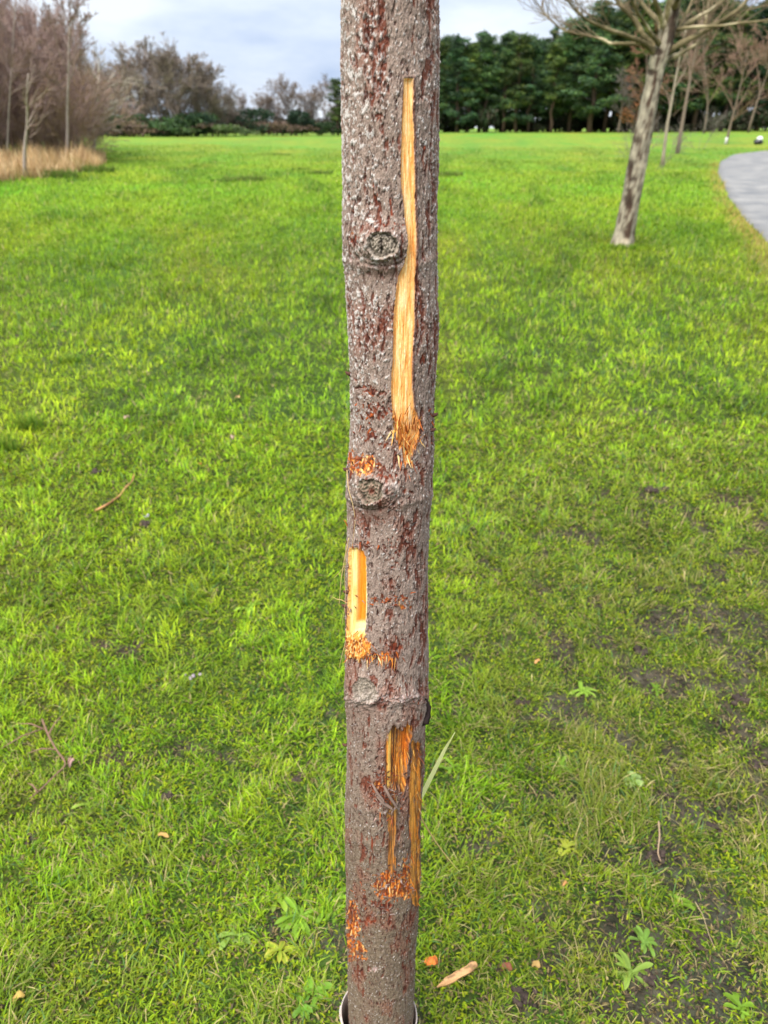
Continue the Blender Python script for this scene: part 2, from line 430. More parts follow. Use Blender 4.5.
def strip(px, py, T, y0=None, y1=None):
    T = np.array(T, float)
    l = np.interp(py, T[:, 0], T[:, 1]); r = np.interp(py, T[:, 0], T[:, 2])
    sd = np.minimum(px - l, r - px)
    sd = np.minimum(sd, np.minimum(py - (y0 or T[0, 0]), (y1 or T[-1, 0]) - py))
    return sd, np.clip((px - l) / np.maximum(r - l, .5), 0, 1)

W1 = [(78, 403.4, 413.4), (100, 403, 413.8), (127, 402, 413.8), (152, 400.6, 414.3), (183, 401, 414.8), (216, 404.9, 415.4), (240, 407.2, 416), (255, 406.6, 416), (264, 404, 415.6), (276, 398, 415), (311, 394.2, 414.3),
      (362, 392.2, 411.9), (388, 391, 411.7), (408, 391.7, 413.3), (426, 394.5, 421), (438, 396.8, 419), (454, 402, 412.5), (465, 405, 407.5)]
W2 = [(548, 348.6, 360.5), (552, 348.4, 364), (558, 348.2, 366.6), (600, 347.5, 367), (618, 347.3, 366.8), (628, 346.8, 365.8), (634, 346.2, 366), (642, 345.5, 368), (650, 346, 370), (659, 349, 366)]
W3a = [(729, 387.5, 413), (740, 386.4, 412), (750, 385.8, 409.5), (760, 385.4, 408.5), (772, 385.6, 408), (785, 386.3, 406.5), (793, 388.5, 404)]
W3b = [(790, 387.5, 396), (815, 386.6, 396.6), (840, 387.4, 396.3), (860, 388, 395.5), (873, 389, 394)]
W3c = [(741, 412, 419), (750, 411.6, 421.5), (790, 410.2, 420.8), (830, 410.6, 419.6), (860, 410, 420), (880, 411, 420.5), (905, 413, 419)]
KN = [(383.5, 244, 14.0, 1.0), (372.5, 489.5, 13.0, .9), (366.6, 689, 11.5, .6)]
# crumbly torn patches: x, y, rx, ry, strength, hue (0 orange, 1 dark red brown, 2 pale pink grey)
CR = [(370, 436, 14, 8, .8, 1), (386, 446, 10, 10, .6, 1), (420, 470, 10, 16, .5, 1), (350, 458, 6, 10, .9, 0), (354, 655, 12, 5, 1.2, 0), (350, 470, 5, 14, .8, 1), (396, 560, 10, 26, .45, 1), (414, 640, 8, 24, .5, 1), (362, 740, 8, 30, .4, 1), (372, 850, 8, 20, .5, 1), (404, 940, 8, 22, .45, 1), (366, 920, 14, 10, .7, 1), (408, 870, 10, 16, .9, 0), (386, 876, 12, 8, .9, 0),(363, 465, 19, 11, 1.35, 0), (380, 470, 12, 7, .8, 1), (409, 432, 14, 11, .9, 0), (392, 476, 14, 9, .5, 1), (404, 492, 16, 6, .5, 1), (357, 646, 14, 12, 1.25, 0), (385, 655, 12, 3.5, .8, 0), (388, 600, 26, 5, .5, 0), (404, 606, 12, 4, .75, 0),
      (395, 648, 10, 16, .75, 1), (390, 666, 7, 5, .8, 1), (396, 888, 27, 15, 1.3, 0), (385, 905, 14, 10, .6, 1), (352, 930, 9, 32, 1.3, 0), (360, 950, 9, 12, .8, 0), (352, 915, 6, 14, .8, 1), (380, 793, 16, 14, .9, 1), (378, 785, 7, 7, .9, 0),
      (374, 392, 18, 6, .85, 1), (378, 412, 16, 14, .8, 1), (362, 387, 14, 3, .9, 1), (356, 241, 7, 9, .9, 1), (352, 232, 7, 6, .6, 0), (385, 224, 26, 7, .45, 1), (376, 520, 12, 7, .55, 1), (414, 880, 7, 14, .8, 0),
      (375, 970, 9, 3.5, .9, 2), (420, 762, 4, 14, .7, 1), (345, 605, 3, 40, .5, 1), (372, 28, 12, 16, .5, 1), (404, 697, 16, 6, .5, 2), (360, 546, 16, 4, .6, 1), (397, 545, 14, 12, .4, 1), (356, 380, 5, 5, .6, 1), (414, 42, 3.5, 16, .8, 1), (381, 52, 4, 12, .75, 1), (370, 100, 8, 7, .55, 1), (379, 116, 5, 8, .6, 1),
      (424, 160, 5, 34, .5, 1), (374, 195, 6, 22, .5, 1), (392, 207, 6, 14, .6, 1), (423, 358, 4, 12, .8, 1), (417, 275, 3, 40, .7, 1), (417, 330, 3, 40, .6, 1)]

def trunk_mesh(th, hh):
    """th, hh arrays (same shape) -> position, colour, ids"""
    sh = th.shape; th = th.ravel(); hh = hh.ravel()
    r0 = t_r(hh); cx = t_cx(hh)
    X0 = cx + r0 * np.sin(th); Y0 = D - r0 * np.cos(th)
    px, py, dp = project(X0, Y0, hh)
    fr = ss(.0, .15, np.cos(th))                      # facing the photo's side
    px = np.where(np.cos(th) > -.05, px, -999)
    nx, ny, nz = X0 - cx, Y0 - D, hh                  # noise coordinates (metres)
    jit = 1.0 * pn(px * .12, py * .045, 0, 61) + .30 * pn(px * .9, py * .7, 0, 62)
    # general bark
    f1 = fbm(nx * 60, ny * 60, nz * 22, 3, 71)
    f2 = fbm(nx * 260, ny * 260, nz * 95, 3, 72)
    f3 = fbm(nx * 700, ny * 700, nz * 420, 3, 73)
    big = fbm(nx * 14, ny * 14, nz * 9, 2, 74)
    fl = fbm(nx * 170, ny * 170, nz * 42, 3, 75)       # lengthwise flakes
    fl2 = fbm(nx * 330, ny * 330, nz * 120, 2, 76)
    ring = fbm(nx * 40, ny * 40, nz * 330, 2, 77)      # faint crosswise wrinkles
    side = ss(.35, .9, np.sin(th))                     # fissured right flank
    lowr = ss(1.0, .55, hh)                            # bark low on the stem is duller
    patchy = fbm(nx * 34, ny * 34, nz * 16, 2, 84)
    dark = ss(.30, .42, fl - .09 * lowr + .38 * f1 + .15 * side + .30 * patchy)
    dark2 = ss(.36, .46, fl2 + .25 * f1 + .2 * patchy)
    f4 = fbm(nx * 1500, ny * 1500, nz * 1100, 2, 85)
    crk = np.exp(-(fbm(nx * 120, ny * 120, nz * 34, 3, 86) / .045) ** 2) * ss(-.1, .35, fbm(nx * 90, ny * 90, nz * 60, 2, 87))
    crk2 = np.exp(-(fbm(nx * 270, ny * 270, nz * 85, 2, 88) / .05) ** 2) * ss(-.05, .3, fbm(nx * 150, ny * 150, nz * 90, 2, 89))
    base = mixc(lin(143, 123, 110), lin(114, 98, 79), lowr)
    base = mixc(base, lin(164, 146, 136), np.clip(ss(.0, .9, f3 + .4 * f2) * .55, 0, 1))
    base = mixc(base, lin(98, 76, 68), np.clip(ss(.05, .8, -f2 + .5 * f3) * .62, 0, 1))
    base = mixc(base, lin(118, 92, 78), ss(0, .8, big + .3 * f1) * .3)
    base = base * (1 + .55 * np.clip(f4, -1, 1) + .20 * np.clip(f2, -1, 1))[:, None]  # relief shading exaggerated in the colour: bumps paler, hollows darker
    col = mixc(base, lin(140, 84, 64), ss(.05, .6, patchy + .5 * f1) * .42)
    col = mixc(col, lin(72, 50, 42), crk * .8); col = mixc(col, lin(84, 62, 52), crk2 * .65)
    col = mixc(col, lin(104, 52, 36), dark * .85)
    col = mixc(col, lin(66, 34, 28), dark2 * .75)
    disp = .0014 * big + .0009 * f1 + .0007 * f2 + .0004 * f3 + .0003 * f4 - .0010 * crk - .0006 * crk2 + .0004 * ring * lowr - .0011 * dark - .0008 * dark2
    # fissures on the flanks
    fis = ss(.28, .5, fbm(nx * 220, ny * 220, nz * 18, 3, 78)) * (side * .9 + .6 * ss(.5, .95, -np.sin(th)))
    col = mixc(col, lin(84, 58, 50), fis * .75); disp -= .0014 * fis
    # lichen freckles, thick on the upper stem
    li = fbm(nx * 330, ny * 330, nz * 300, 3, 79) + .35 * f3
    up = ss(.85, 1.45, hh); amt = .20 * up + .22 * (patchy - .1) * up + .10 * ss(.35, .8, -np.sin(th)) * up + .05 * f1
    lich = ss(.50, .68, li + amt + .18 * f4) * (1 - .6 * dark)
    l2 = ss(.50, .62, fbm(nx * 190, ny * 190, nz * 170, 4, 141) + .5 * f4 * .4 + .30 * up * ss(-.2, .5, -np.sin(th)) + .12 * up - .12) * (1 - .7 * dark)
    lich = np.maximum(lich, l2 * .9)
    col = mixc(col, lin(204, 196, 188), lich * .80); disp += .0005 * lich
    lt = (1 - .75 * lowr) * ss(.55, .7, pn(nx * 420, ny * 420, nz * 520, 80)); col = mixc(col, lin(190, 172, 164), lt * .5); disp += .0004 * lt
    # torn patches
    for (a, b, rx, ry, stg, hue) in CR:
        i_ = np.where((np.hypot((px - a) / rx, (py - b) / ry) < 1.7) & (fr > .01))[0]
        if not len(i_): continue
        qx, qy = px[i_], py[i_]
        e = np.hypot((qx - a) / rx, (qy - b) / ry)
        if hue == 1 and ry > 9 and rx < 9: nn = fbm(qx * .45, qy * .09, 0, 3, 90 + a)
        else: nn = fbm(qx * .30, qy * .26, 0, 3, 90 + a)
        m = ss(.25, .5, stg * (1.15 - e) * .9 + nn * .8 - .12) * fr[i_]
        g1 = ss(-.25, .4, fbm(qx * .42, qy * .13, 0, 3, 95 + b)); g2 = ss(.1, .5, fbm(qx * .5, qy * .12, 3, 2, 96 + b))
        if hue == 0: cc = mixc(mixc(lin(168, 78, 28), lin(232, 140, 52), g1), lin(250, 205, 130), g2 * .8)
        elif hue == 1: cc = mixc(mixc(lin(74, 34, 26), lin(128, 58, 34), g1), lin(158, 112, 90), g2 * .45)
        else: cc = mixc(mixc(lin(160, 130, 120), lin(205, 175, 165), g1), lin(225, 210, 200), g2 * .6)
        if hue == 0: cc = mixc(cc, lin(100, 48, 30), ss(-.08, .25, fbm(qx * .4, qy * .22, 7, 3, 97 + b)) * .88)
        col[i_] = mixc(col[i_], cc, m * .95)
        disp[i_] = disp[i_] * (1 - .6 * m) + m * (.0013 * fbm(qx * .42, qy * .13, 0, 2, 98 + a) - .0008)
    # knots
    kid = np.zeros(len(px), int)
    PX, PY, FR, DI, CO = px, py, fr, disp, col
    for i, (a, b, kr, amp) in enumerate(KN):
        i_ = np.where((np.abs(PX - a) < kr * 4.2) & (np.abs(PY - b) < kr * 4.2))[0]
        px, py, fr, disp, col = PX[i_], PY[i_], FR[i_], DI[i_], CO[i_]
        dx, dy = px - a, (py - b) * 1.04; e = np.hypot(dx, dy); an = np.arctan2(dy, dx)
        er = e + 3.4 * pn(dx * .075 + 3 * i, dy * .075, 0, 100 + i) + 1.3 * pn(px * .35, py * .35, 0, 101)
        wide_ = np.hypot(dx / 1.35, dy)
        disp += fr * amp * (.0062 * np.exp(-(wide_ / (kr * 1.55)) ** 2.6) + .0022 * np.exp(-((er - kr * .98) / 3.2) ** 2))
        # creases under the collar, their shade also put into the colour
        sag = np.exp(-((wide_ - kr * 1.62 - 1.5 * pn(an * 2, 0, 0, 103 + i)) / 1.5) ** 2) * ss(-.3, .7, np.sin(an)) + .6 * np.exp(-((wide_ - kr * 1.3) / 1.1) ** 2) * ss(-.6, .6, np.sin(an))
        sag = sag * ss(-.45, .35, fbm(px * .16, py * .16, 0, 2, 140 + i))
        disp -= fr * amp * .0018 * sag; col = mixc(col, lin(62, 44, 38), np.clip(sag * fr * .75 * amp, 0, 1))
        stain = np.exp(-((dx / (kr * 1.7)) ** 2 + ((dy - kr * 2.0) / (kr * .75)) ** 2)) * fr
        col = mixc(col, lin(104, 76, 64), np.clip(stain * .6 * amp, 0, 1))
        ins = ss(kr * 1.02, kr * .9, er) * fr
        rg = .5 + .5 * np.sin(er * 2.1 + 3.5 * pn(px * .22, py * .22, 0, 104 + i)); rough = fbm(px * .5, py * .5, 0, 3, 106 + i)
        kc = mixc(lin(108, 94, 80) * .9, lin(186, 172, 154), rg * .55 + .3 * ss(-.3, .4, rough))
        if i == 1: kc = mixc(kc, mixc(lin(84, 82, 60), lin(150, 112, 92), ss(-.2, .4, rough)), .6)
        if i == 2: kc = mixc(kc, lin(150, 138, 122), .5)
        slot = (np.exp(-((dx + 1.2 + .8 * pn(py * .3, 0, 0, 7)) / 1.3) ** 2) * ss(9, 5, np.abs(dy - 1)) if i == 0 else np.exp(-((er) / (3.2)) ** 2) * (.9 if i == 1 else .45))
        kc = mixc(kc, lin(36, 26, 22) if i != 1 else lin(110, 50, 34), np.clip(slot, 0, 1))
        gr = np.exp(-((er - kr * .80) / 1.3) ** 2) * ss(-.5, .3, pn(an * 1.3, 0, 0, 108 + i) + .4 * rough) * (1 if i < 2 else .5)
        kc = mixc(kc, lin(50, 40, 34), np.clip(gr * .85, 0, 1))
        col = mixc(col, kc, np.clip(ins * (1 if i < 2 else .85), 0, 1))
        disp += fr * amp * .0016 * rough * ss(kr * 2.2, kr * 1.2, e)
        disp += ins * amp * (-.0022 + .0007 * rg - .002 * slot - .0016 * gr)
        kid[i_[(er < kr * .98) & (fr > .5)]] = i + 1
        DI[i_] = disp; CO[i_] = col
    px, py, fr, disp, col = PX, PY, FR, DI, CO
    # small twin ring by the second knot, low swelling by the third
    for (a, b, kr) in ((390, 488.5, 6.5),):
        e = np.hypot(px - a, py - b)
        disp += fr * (.0030 * np.exp(-(e / (kr * 1.3)) ** 2) - .0012 * np.exp(-(e / 2) ** 2))
        gg = np.exp(-((e - kr * .7) / 1.1) ** 2) * fr; col = mixc(col, lin(60, 46, 40), gg * .7)
        gg = np.exp(-((e - kr) / 1.6) ** 2) * fr; col = mixc(col, lin(200, 184, 172), gg * .45)
    ridge = np.exp(-((py - 698 - 9 * pn(px * .06, 0, 0, 4)) / 6) ** 2) * fr * ss(348, 356, px) * ss(428, 418, px)
    disp += .0020 * ridge; col = mixc(col, lin(200, 184, 176), ridge * .5 * ss(-.2, .4, f3)); disp += .0034 * fr * np.exp(-(((px - 405) / 13) ** 2 + ((py - 694) / 8) ** 2)); disp += fr * .0022 * np.exp(-((py - 700) / 12) ** 2) * fbm(px * .16, py * .3, 0, 3, 130)
    for yy, am in ((845, .0014), (504, .0012), (812, .001), (268, .0012)):
        rr_ = np.exp(-((py - yy - .012 * (px - 385) ** 2 * -.35 - 2 * pn(px * .09, yy, 0, 6)) / 4.5) ** 2) * fr; disp += am * rr_
    # stripped wood
    WID = np.zeros(len(px), int)
    PX, PY, FR, DI, CO = px, py, fr, disp, col
    i_ = np.where((px > 320) & (py > 60) & (py < 925))[0]
    px, py, fr, disp, col, jit = PX[i_], PY[i_], FR[i_], DI[i_], CO[i_], jit[i_]
    wid = WID[i_]
    pj = px + jit
    rag = 2.6 * pn(px * .5, py * .08, 0, 63)
    # -- long upper strip
    s1, u1 = strip(pj + ss(405, 420, py) * rag, py + ss(410, 430, py) * 7 * pn(px * .45, 0, 0, 64), W1)
    m = ss(-.3, .5, s1) * fr
    g1 = fbm(px * .9, py * .035, 0, 3, 110); g2 = fbm(px * 1.6, py * .12, 0, 2, 111)
    cc = mixc(lin(250, 200, 122), lin(232, 146, 62), ss(-.05, .55, g1)); cc = mixc(cc, lin(255, 238, 190), ss(.0, .5, -g1 + .2 * g2) * .8)
    cc = mixc(cc, lin(214, 140, 62), np.exp(-((u1 - .0) / .13) ** 2) * .7); cc = mixc(cc, lin(205, 130, 60), np.exp(-((u1 - 1) / .12) ** 2) * .7)
    cc = mixc(cc, lin(176, 104, 46), ss(.35, .6, g2) * .4)
    ends = ss(398, 440, py); cc = mixc(cc, mixc(lin(222, 138, 50), lin(150, 78, 34), ss(-.1, .5, g2)), ends * .75)
    col = mixc(col, cc, m); wid[s1 > 0] = 1
    prof = -.0024 * ss(0, 2.2, s1) - .0005 * g1 - .0003 * g2
    disp = disp * (1 - m * .85) + m * prof
    lip = np.exp(-((s1 + 1.2) / 1.0) ** 2) * fr; disp += .0007 * lip
    col = mixc(col, lin(92, 44, 30), np.clip(np.exp(-((s1 + 1.0) / .9) ** 2), 0, 1) * fr * ss(.2, .9, u1) * .8)
    # -- left window
    s2, u2 = strip(px + jit * .9 + .5 * pn(px * .2, py * .4, 0, 142) + ss(626, 640, py) * (rag * 1.3 + 3 * pn(py * .35, 0, 0, 69)), py + ss(630, 640, py) * (5 * pn(px * .3, 0, 0, 65) + 4 * pn(px * .9, 0, 0, 67)), W2)
    m = ss(-.3, .5, s2) * fr
    g1 = fbm(px * 1.1, py * .04, 0, 3, 112); g2 = fbm(px * .45, py * .14, 0, 3, 113)
    cc = mixc(lin(240, 190, 104), lin(250, 222, 150), ss(-.3, .4, g1))
    u2 = np.clip((px - np.interp(py, [r_[0] for r_ in W2], [r_[1] for r_ in W2])) / 18.6, 0, 1); band = ss(.38, .52, u2) * ss(.96, .84, u2); cc = mixc(cc, mixc(lin(214, 122, 22), lin(232, 150, 48), ss(-.3, .5, g1)), band)
    cc = mixc(cc, lin(196, 120, 44), np.exp(-((u2 - .45) / .06) ** 2) * .6); cc = mixc(cc, lin(252, 224, 160), ss(.87, .92, u2) * .8)
    cc = mixc(cc, lin(214, 130, 50), np.exp(-((u2) / .1) ** 2) * .7)
    tip = ss(620, 626, py) * ss(636, 630, py) * ss(.3, .45, u2); cc = mixc(cc, lin(250, 226, 160), tip)
    lowm = ss(630, 638, py); rc = mixc(mixc(lin(130, 58, 24), lin(232, 146, 58), ss(-.35, .25, g2)), lin(250, 210, 136), ss(.05, .4, fbm(px * .6, py * .35, 5, 3, 133))); cc = mixc(cc, rc, lowm)
    col = mixc(col, cc, m); wid[s2 > 0] = 2
    prof = (-.0022 - .0026 * band) * ss(0, 1.6, s2) * (1 - lowm) + lowm * (.0006 * g2 + .0016 * fbm(px * .55, py * .14, 0, 2, 132) + .0004)
    disp = disp * (1 - m * .9) + m * prof
    # -- low torn wound
    for T, k in ((W3a, 0), (W3b, 1), (W3c, 2)):
        s3, u3 = strip(pj + .8 * rag, py + 7 * pn(px * .33, 0, 0, 66 + k) + 3 * pn(px * 1.1, 0, 0, 68 + k), T)
        m = ss(-.3, .6, s3) * fr
        g1 = fbm(px * .75, py * .03, 0, 3, 114); g2 = fbm(px * 1.1, py * .035, 0, 3, 115); g3 = fbm(px * .4, py * .16, 0, 2, 116)
        cc = mixc(lin(226, 136, 44), lin(150, 84, 34), ss(-.2, .5, g1)); cc = mixc(cc, lin(250, 190, 96), ss(.05, .5, -g1 + .2 * g2) * .9)
        cc = mixc(cc, lin(84, 52, 36), ss(-.18, .22, g2) * .92); cc = mixc(cc, lin(140, 120, 100), ss(.25, .6, g3 + .3 * g1) * .45)  # brown streaks, strengthened in the colour for the shade of the recess
        if k == 0:
            cc = mixc(cc, lin(246, 196, 98), ss(.5, .9, 1 - np.abs(px - 389.5 + .02 * (py - 740)) / 4.2) * ss(795, 780, py))
            cc = mixc(cc, lin(206, 104, 24), np.exp(-((px - 406.5) / 2.8) ** 2) * ss(770, 745, py) * .8)
            cc = mixc(cc, lin(132, 112, 98), np.exp(-((px - 411) / 1.8) ** 2) * .6 * ss(740, 750, py))
            cc = mixc(cc, lin(244, 186, 100), np.exp(-((px - 415) / 2.2) ** 2) * .85 * ss(748, 756, py))
            cc = mixc(cc, lin(80, 60, 48), np.exp(-(((px - 421) / 2.6) ** 2 + ((py - 757) / 8) ** 2)) * .9)
            cc = mixc(cc, lin(88, 58, 44), ss(770, 792, py) * ss(410, 400, px) * ss(-.3, .3, g3) * .8)
            dpt = .0062 * ss(388, 398, px) * ss(414, 408, px) + .0014
        elif k == 1: cc = mixc(cc, lin(124, 88, 54), .45); dpt = .0024
        else: cc = mixc(cc, lin(232, 160, 70), np.exp(-((u3 - .3) / .25) ** 2) * .65); dpt = .0022
        col = mixc(col, cc, m); wid[s3 > 0] = 3
        prof = -dpt * ss(0, 2.5, s3) + .0011 * g1 + .0006 * g2
        disp = disp * (1 - m * .9) + m * prof
        dk_ = np.exp(-((s3 + .9) / .9) ** 2) * fr; col = mixc(col, lin(74, 44, 34), dk_ * .6)
    WID[i_] = wid; DI[i_] = disp; CO[i_] = col
    px, py, fr, disp, col, wid = PX, PY, FR, DI, CO, WID
    wid[fr < .5] = 0
    kid[wid > 0] = 0
    r = r0 + disp
    P = np.stack([cx + r * np.sin(th), D - r * np.cos(th), hh], 1)
    return P.reshape(sh + (3,)), col.reshape(sh + (3,)), wid.reshape(sh), kid.reshape(sh)

def build_trunk():
    tf = np.linspace(-1.9, 1.9, 300); tb = np.linspace(1.9, 2 * math.pi - 1.9, 62)[1:-1]
    th = np.concatenate([tf, tb]); hh = np.concatenate([np.arange(-.05, .12, .006), np.arange(.12, 1.66, .00095), np.arange(1.665, 1.76, .005)])
    TH, HH = np.meshgrid(th, hh)
    P, Cc, wid, kid = trunk_mesh(TH, HH)
    n2, n1 = TH.shape
    # crown above the picture, sharing the trunk mesh: the stem goes on and forks
    I = (np.arange(n2 - 1)[:, None] * n1 + np.arange(n1)[None, :]); J = (np.arange(n2 - 1)[:, None] * n1 + (np.arange(n1)[None, :] + 1) % n1)
    q = np.stack([I, J, J + n1, I + n1], -1)
    root = empty('young_tree', (t_cx(.1), D, 0), 'slim grey-brown young tree in the foreground with orange strips of bark torn off', 'tree')
    off = np.array(root.location)
    P = P - off
    Pf = P.reshape(-1, 3); Cf = Cc.reshape(-1, 3)
    du = np.roll(P, -1, axis=1) - np.roll(P, 1, axis=1); dv = np.gradient(P, axis=0)
    NM = np.cross(du, dv); NM /= np.linalg.norm(NM, axis=2)[..., None] + 1e-12; NM = NM.reshape(-1, 3)
    fw = np.maximum(np.maximum(wid[:-1], wid[1:]), 0)[:, :n1]; fk = kid[:-1]
    q = q.reshape(-1, 4); fid = np.where(fw.ravel() > 0, fw.ravel(), np.where(fk.ravel() > 0, 10 + fk.ravel(), 0))
    def part(name, sel, m, label=None, extra=None):
        f = q[sel]; u, inv = np.unique(f, return_inverse=True); nn = NM[u]
        v = Pf[u]; c = Cf[u]; fl = [inv.reshape(f.shape)]
        if extra is not None:
            ev, ef, ec = extra; fl = [np.vstack([fl[0], ef + len(v)])]; v = np.vstack([v, ev]); c = np.vstack([c, ec])
        o = mesh(name, v, fl, m, root, c)
        if extra is None: o.data.normals_split_custom_set_from_vertices(nn.tolist())
        else: o.data.normals_split_custom_set_from_vertices(nn.tolist() + [(0, 0, 0)] * len(ev))
        if label: o['label'] = label
        return o
    # upper stem
    mb = MB(); rg = random.Random(5)
    top = 1.74; cx = float(t_cx(1.6)); r1 = float(t_r(1.6))
    stem = [np.array([cx, D, top])]
    for k in range(1, 9): stem.append(np.array([cx + .01 * k + rg.uniform(-.01, .01), D + .012 * k, top + k * .2]))
    bc = lin(140, 120, 112)
    mb.tube(np.array(stem) - off, [r1 * (1 - .09 * k) for k in range(9)], 16, bc)
    for k in range(11):
        a = rg.uniform(0, 6.28); i = rg.randint(2, 8); p = stem[i].copy(); L = []
        el = rg.uniform(.5, 1.0)
        for s in range(7):
            L.append(p.copy()); p = p + np.array([math.cos(a) * math.cos(el), math.sin(a) * math.cos(el), math.sin(el)]) * .14; a += rg.uniform(-.2, .2); el += .05
        mb.tube(np.array(L) - off, np.linspace(.014, .003, 7), 6, bc)
    ev = np.vstack(mb.v); ef = np.vstack(mb.q); ec = np.vstack(mb.c)
    part('trunk', fid == 0, M_BARK, extra=(ev, ef, ec))
    w1 = part('stripped_patch', fid == 1, M_WOOD, 'long narrow cream strip of bare wood above')
    w2 = part('stripped_patch', fid == 2, M_WOOD, 'short cream and bright orange bare patch on the left side')
    w3 = part('stripped_patch', fid == 3, M_WOOD, 'splintered brown and orange wound low on the right')
    k1 = part('knot', fid == 11, M_BARK, 'round grey pruned knot with a dark slot')
    k2 = part('knot', fid == 12, M_BARK, 'greenish middle knot with a reddish centre')
    k3 = part('knot', fid == 13, M_BARK, 'faint lowest knot')
    # surface frame lookup for small pieces
    def surf(px, py, lift=.0):
        d = ray(px, py); o = np.array([0, 0, H])
        hh = H + d[2] * (D / d[1]) ; 
        for _ in range(4):
            cx = float(t_cx(hh)); r = float(t_r(hh)) + lift
            a = d[0] ** 2 + d[1] ** 2; b = -2 * (d[0] * cx + d[1] * D); c = cx * cx + D * D - r * r
            disc = b * b - 4 * a * c
            t = (-b - math.sqrt(max(disc, 0))) / (2 * a)
            p = o + d * t; hh = p[2]
        nrm = np.array([p[0] - cx, p[1] - D, 0]); nrm /= np.linalg.norm(nrm)
        return p, nrm
    rg = rs(9)
    def fibres(name, par, spots, pal, n, Lr, wr, up=(.0, 1.0), m=M_FIB, lab=None):
        mb = MB()
        for _ in range(n):
            a, b, rx, ry = spots[rg.randint(len(spots))]
            px = a + rg.normal() * rx * .5; py = b + rg.normal() * ry * .5
            xl, xr = np.interp(py, OUT[:, 0], OUT[:, 1]) + 1, np.interp(py, OUT[:, 0], OUT[:, 2]) - 1
            px = min(max(px, xl), xr)
            p, nr = surf(px, py, -.0008)
            s = np.cross(nr, [0, 0, 1.0]); ang = rg.normal() * up[0] * 1.0
            dr = (np.array([0, 0, 1.0]) * math.cos(ang) + s * math.sin(ang)) * (1 if rg.rand() < up[1] else -1)
            L = rg.uniform(*Lr); w = rg.uniform(*wr); bend = rg.uniform(.05, .55)
            pts = []; q_ = p.copy(); dd = dr * .95 + nr * .1
            for k in range(5):
                pts.append(q_.copy()); dd = dd + nr * bend * .3 + s * rg.normal() * .06; dd /= np.linalg.norm(dd); q_ = q_ + dd * L / 4
            c = pal[rg.randint(len(pal))] * rg.uniform(.75, 1.15)
            pts = np.array(pts) - off
            wv = np.array([1, 1, .8, .5, .12]) * w / 2
            side_ = np.cross(dr, nr)
            th_ = nr * w * .16
            V = np.concatenate([np.stack([pts[k] - side_ * wv[k], pts[k] + th_, pts[k] + side_ * wv[k], pts[k] - th_]) for k in range(5)])
            Q = [(4 * k + j, 4 * k + (j + 1) % 4, 4 * k + 4 + (j + 1) % 4, 4 * k + 4 + j) for k in range(4) for j in range(4)]
            mb.add(V, Q, None, c)
        o = mb.build(name, m, par, smooth=False)
        if lab: o['label'] = lab
        return o
    OR = [lin(226, 140, 52), lin(244, 184, 96), lin(200, 104, 40), lin(250, 214, 150), lin(150, 72, 34)]
    BK = [lin(120, 98, 86), lin(90, 60, 48), lin(150, 130, 120), lin(110, 56, 38)]
    fibres('splinters', w1, [(409, 436, 16, 14), (402, 428, 12, 16), (408, 455, 7, 9)], OR, 90, (.005, .018), (.0007, .0018), (.3, .7))
    fibres('splinters', w2, [(357, 644, 18, 12), (352, 648, 10, 12), (380, 655, 20, 4)], OR[:4] + [lin(140, 70, 30), lin(110, 56, 34)], 120, (.005, .016), (.0005, .0013), (.45, .2))
    fibres('splinters', w3, [(404, 755, 18, 30), (416, 790, 8, 60), (394, 800, 8, 40), (396, 888, 34, 16), (412, 860, 8, 30), (418, 755, 8, 16)], OR + BK + BK[:2], 150, (.006, .024), (.0005, .0014), (.15, .5))
    for sp_ in [list(s_) for s_ in ((368, 466, 22, 10), (384, 478, 14, 8), (368, 405, 12, 26), (396, 600, 36, 8), (352, 930, 10, 36), (382, 794, 20, 18), (380, 785, 14, 16), (396, 884, 30, 16), (347, 600, 3, 60), (431, 430, 4, 26), (405, 695, 24, 8), (360, 545, 20, 5), (375, 912, 18, 6), (372, 655, 16, 5))]: fibres('torn_bark', root, [sp_],
           BK + [lin(168, 84, 42), lin(132, 66, 40), lin(150, 122, 110)], int(12 + .16 * sp_[2] * sp_[3]), (.0025, .008), (.0012, .0036), (1.2, .5), M_BARK)
    # broken black twig stub on the right edge, loose flap, bud on the left edge
    mb = MB()
    p, nr = surf(424, 724, 0); p2 = at(427.5, 708, D - .012); p3 = at(424.5, 697, D - .02)
    mb.tube(np.array([p - nr * .004, p + nr * .003 + [0, 0, .006], .5 * (p + p2) + nr * .003, p2, p3]) - off, [.0042, .0046, .0036, .0050, .0022], 8, lin(46, 36, 34))
    mb.build('twig_stub', M_BARK, root)['label'] = 'short black broken twig stub on the right edge'
    mb = MB()
    for (x1, y1, x2, y2, w) in ((384, 786, 396, 806, .0042), (377, 796, 391, 808, .005), (372, 783, 383, 800, .004), (398, 801, 392, 812, .003)):
        a_, n1_ = surf(x1, y1, .001); b_, n2_ = surf(x2, y2, .006)
        mb.tube(np.array([a_, (a_ + b_) / 2 + n1_ * .002, b_, b_ + (b_ - a_) * .15 + n2_ * .002]) - off, [w * .35, w * .5, w * .4, w * .12], 6, lin(118, 98, 86))
    mb.build('bark_flap', M_BARK, root)
    mb = MB()
    for (x1, y1) in ((350.5, 374), (347.5, 592), (346, 606), (431, 430), (433, 415), (348, 470), (346, 745)):
        mb = MB()
        a_, n1_ = surf(x1, y1, 0); mb.tube(np.array([a_ - n1_ * .002, a_ + n1_ * .0015, a_ + n1_ * .0035 + [0, 0, .0012], a_ + n1_ * .005 + [0, 0, .003]]) - off, [.0022, .0022, .0016, .0004], 6, lin(90, 62, 52))
        mb.build('bud', M_BARK, root)
    # hanging tan fibres at the left edge
    mb = MB(); tan = lin(206, 176, 120)
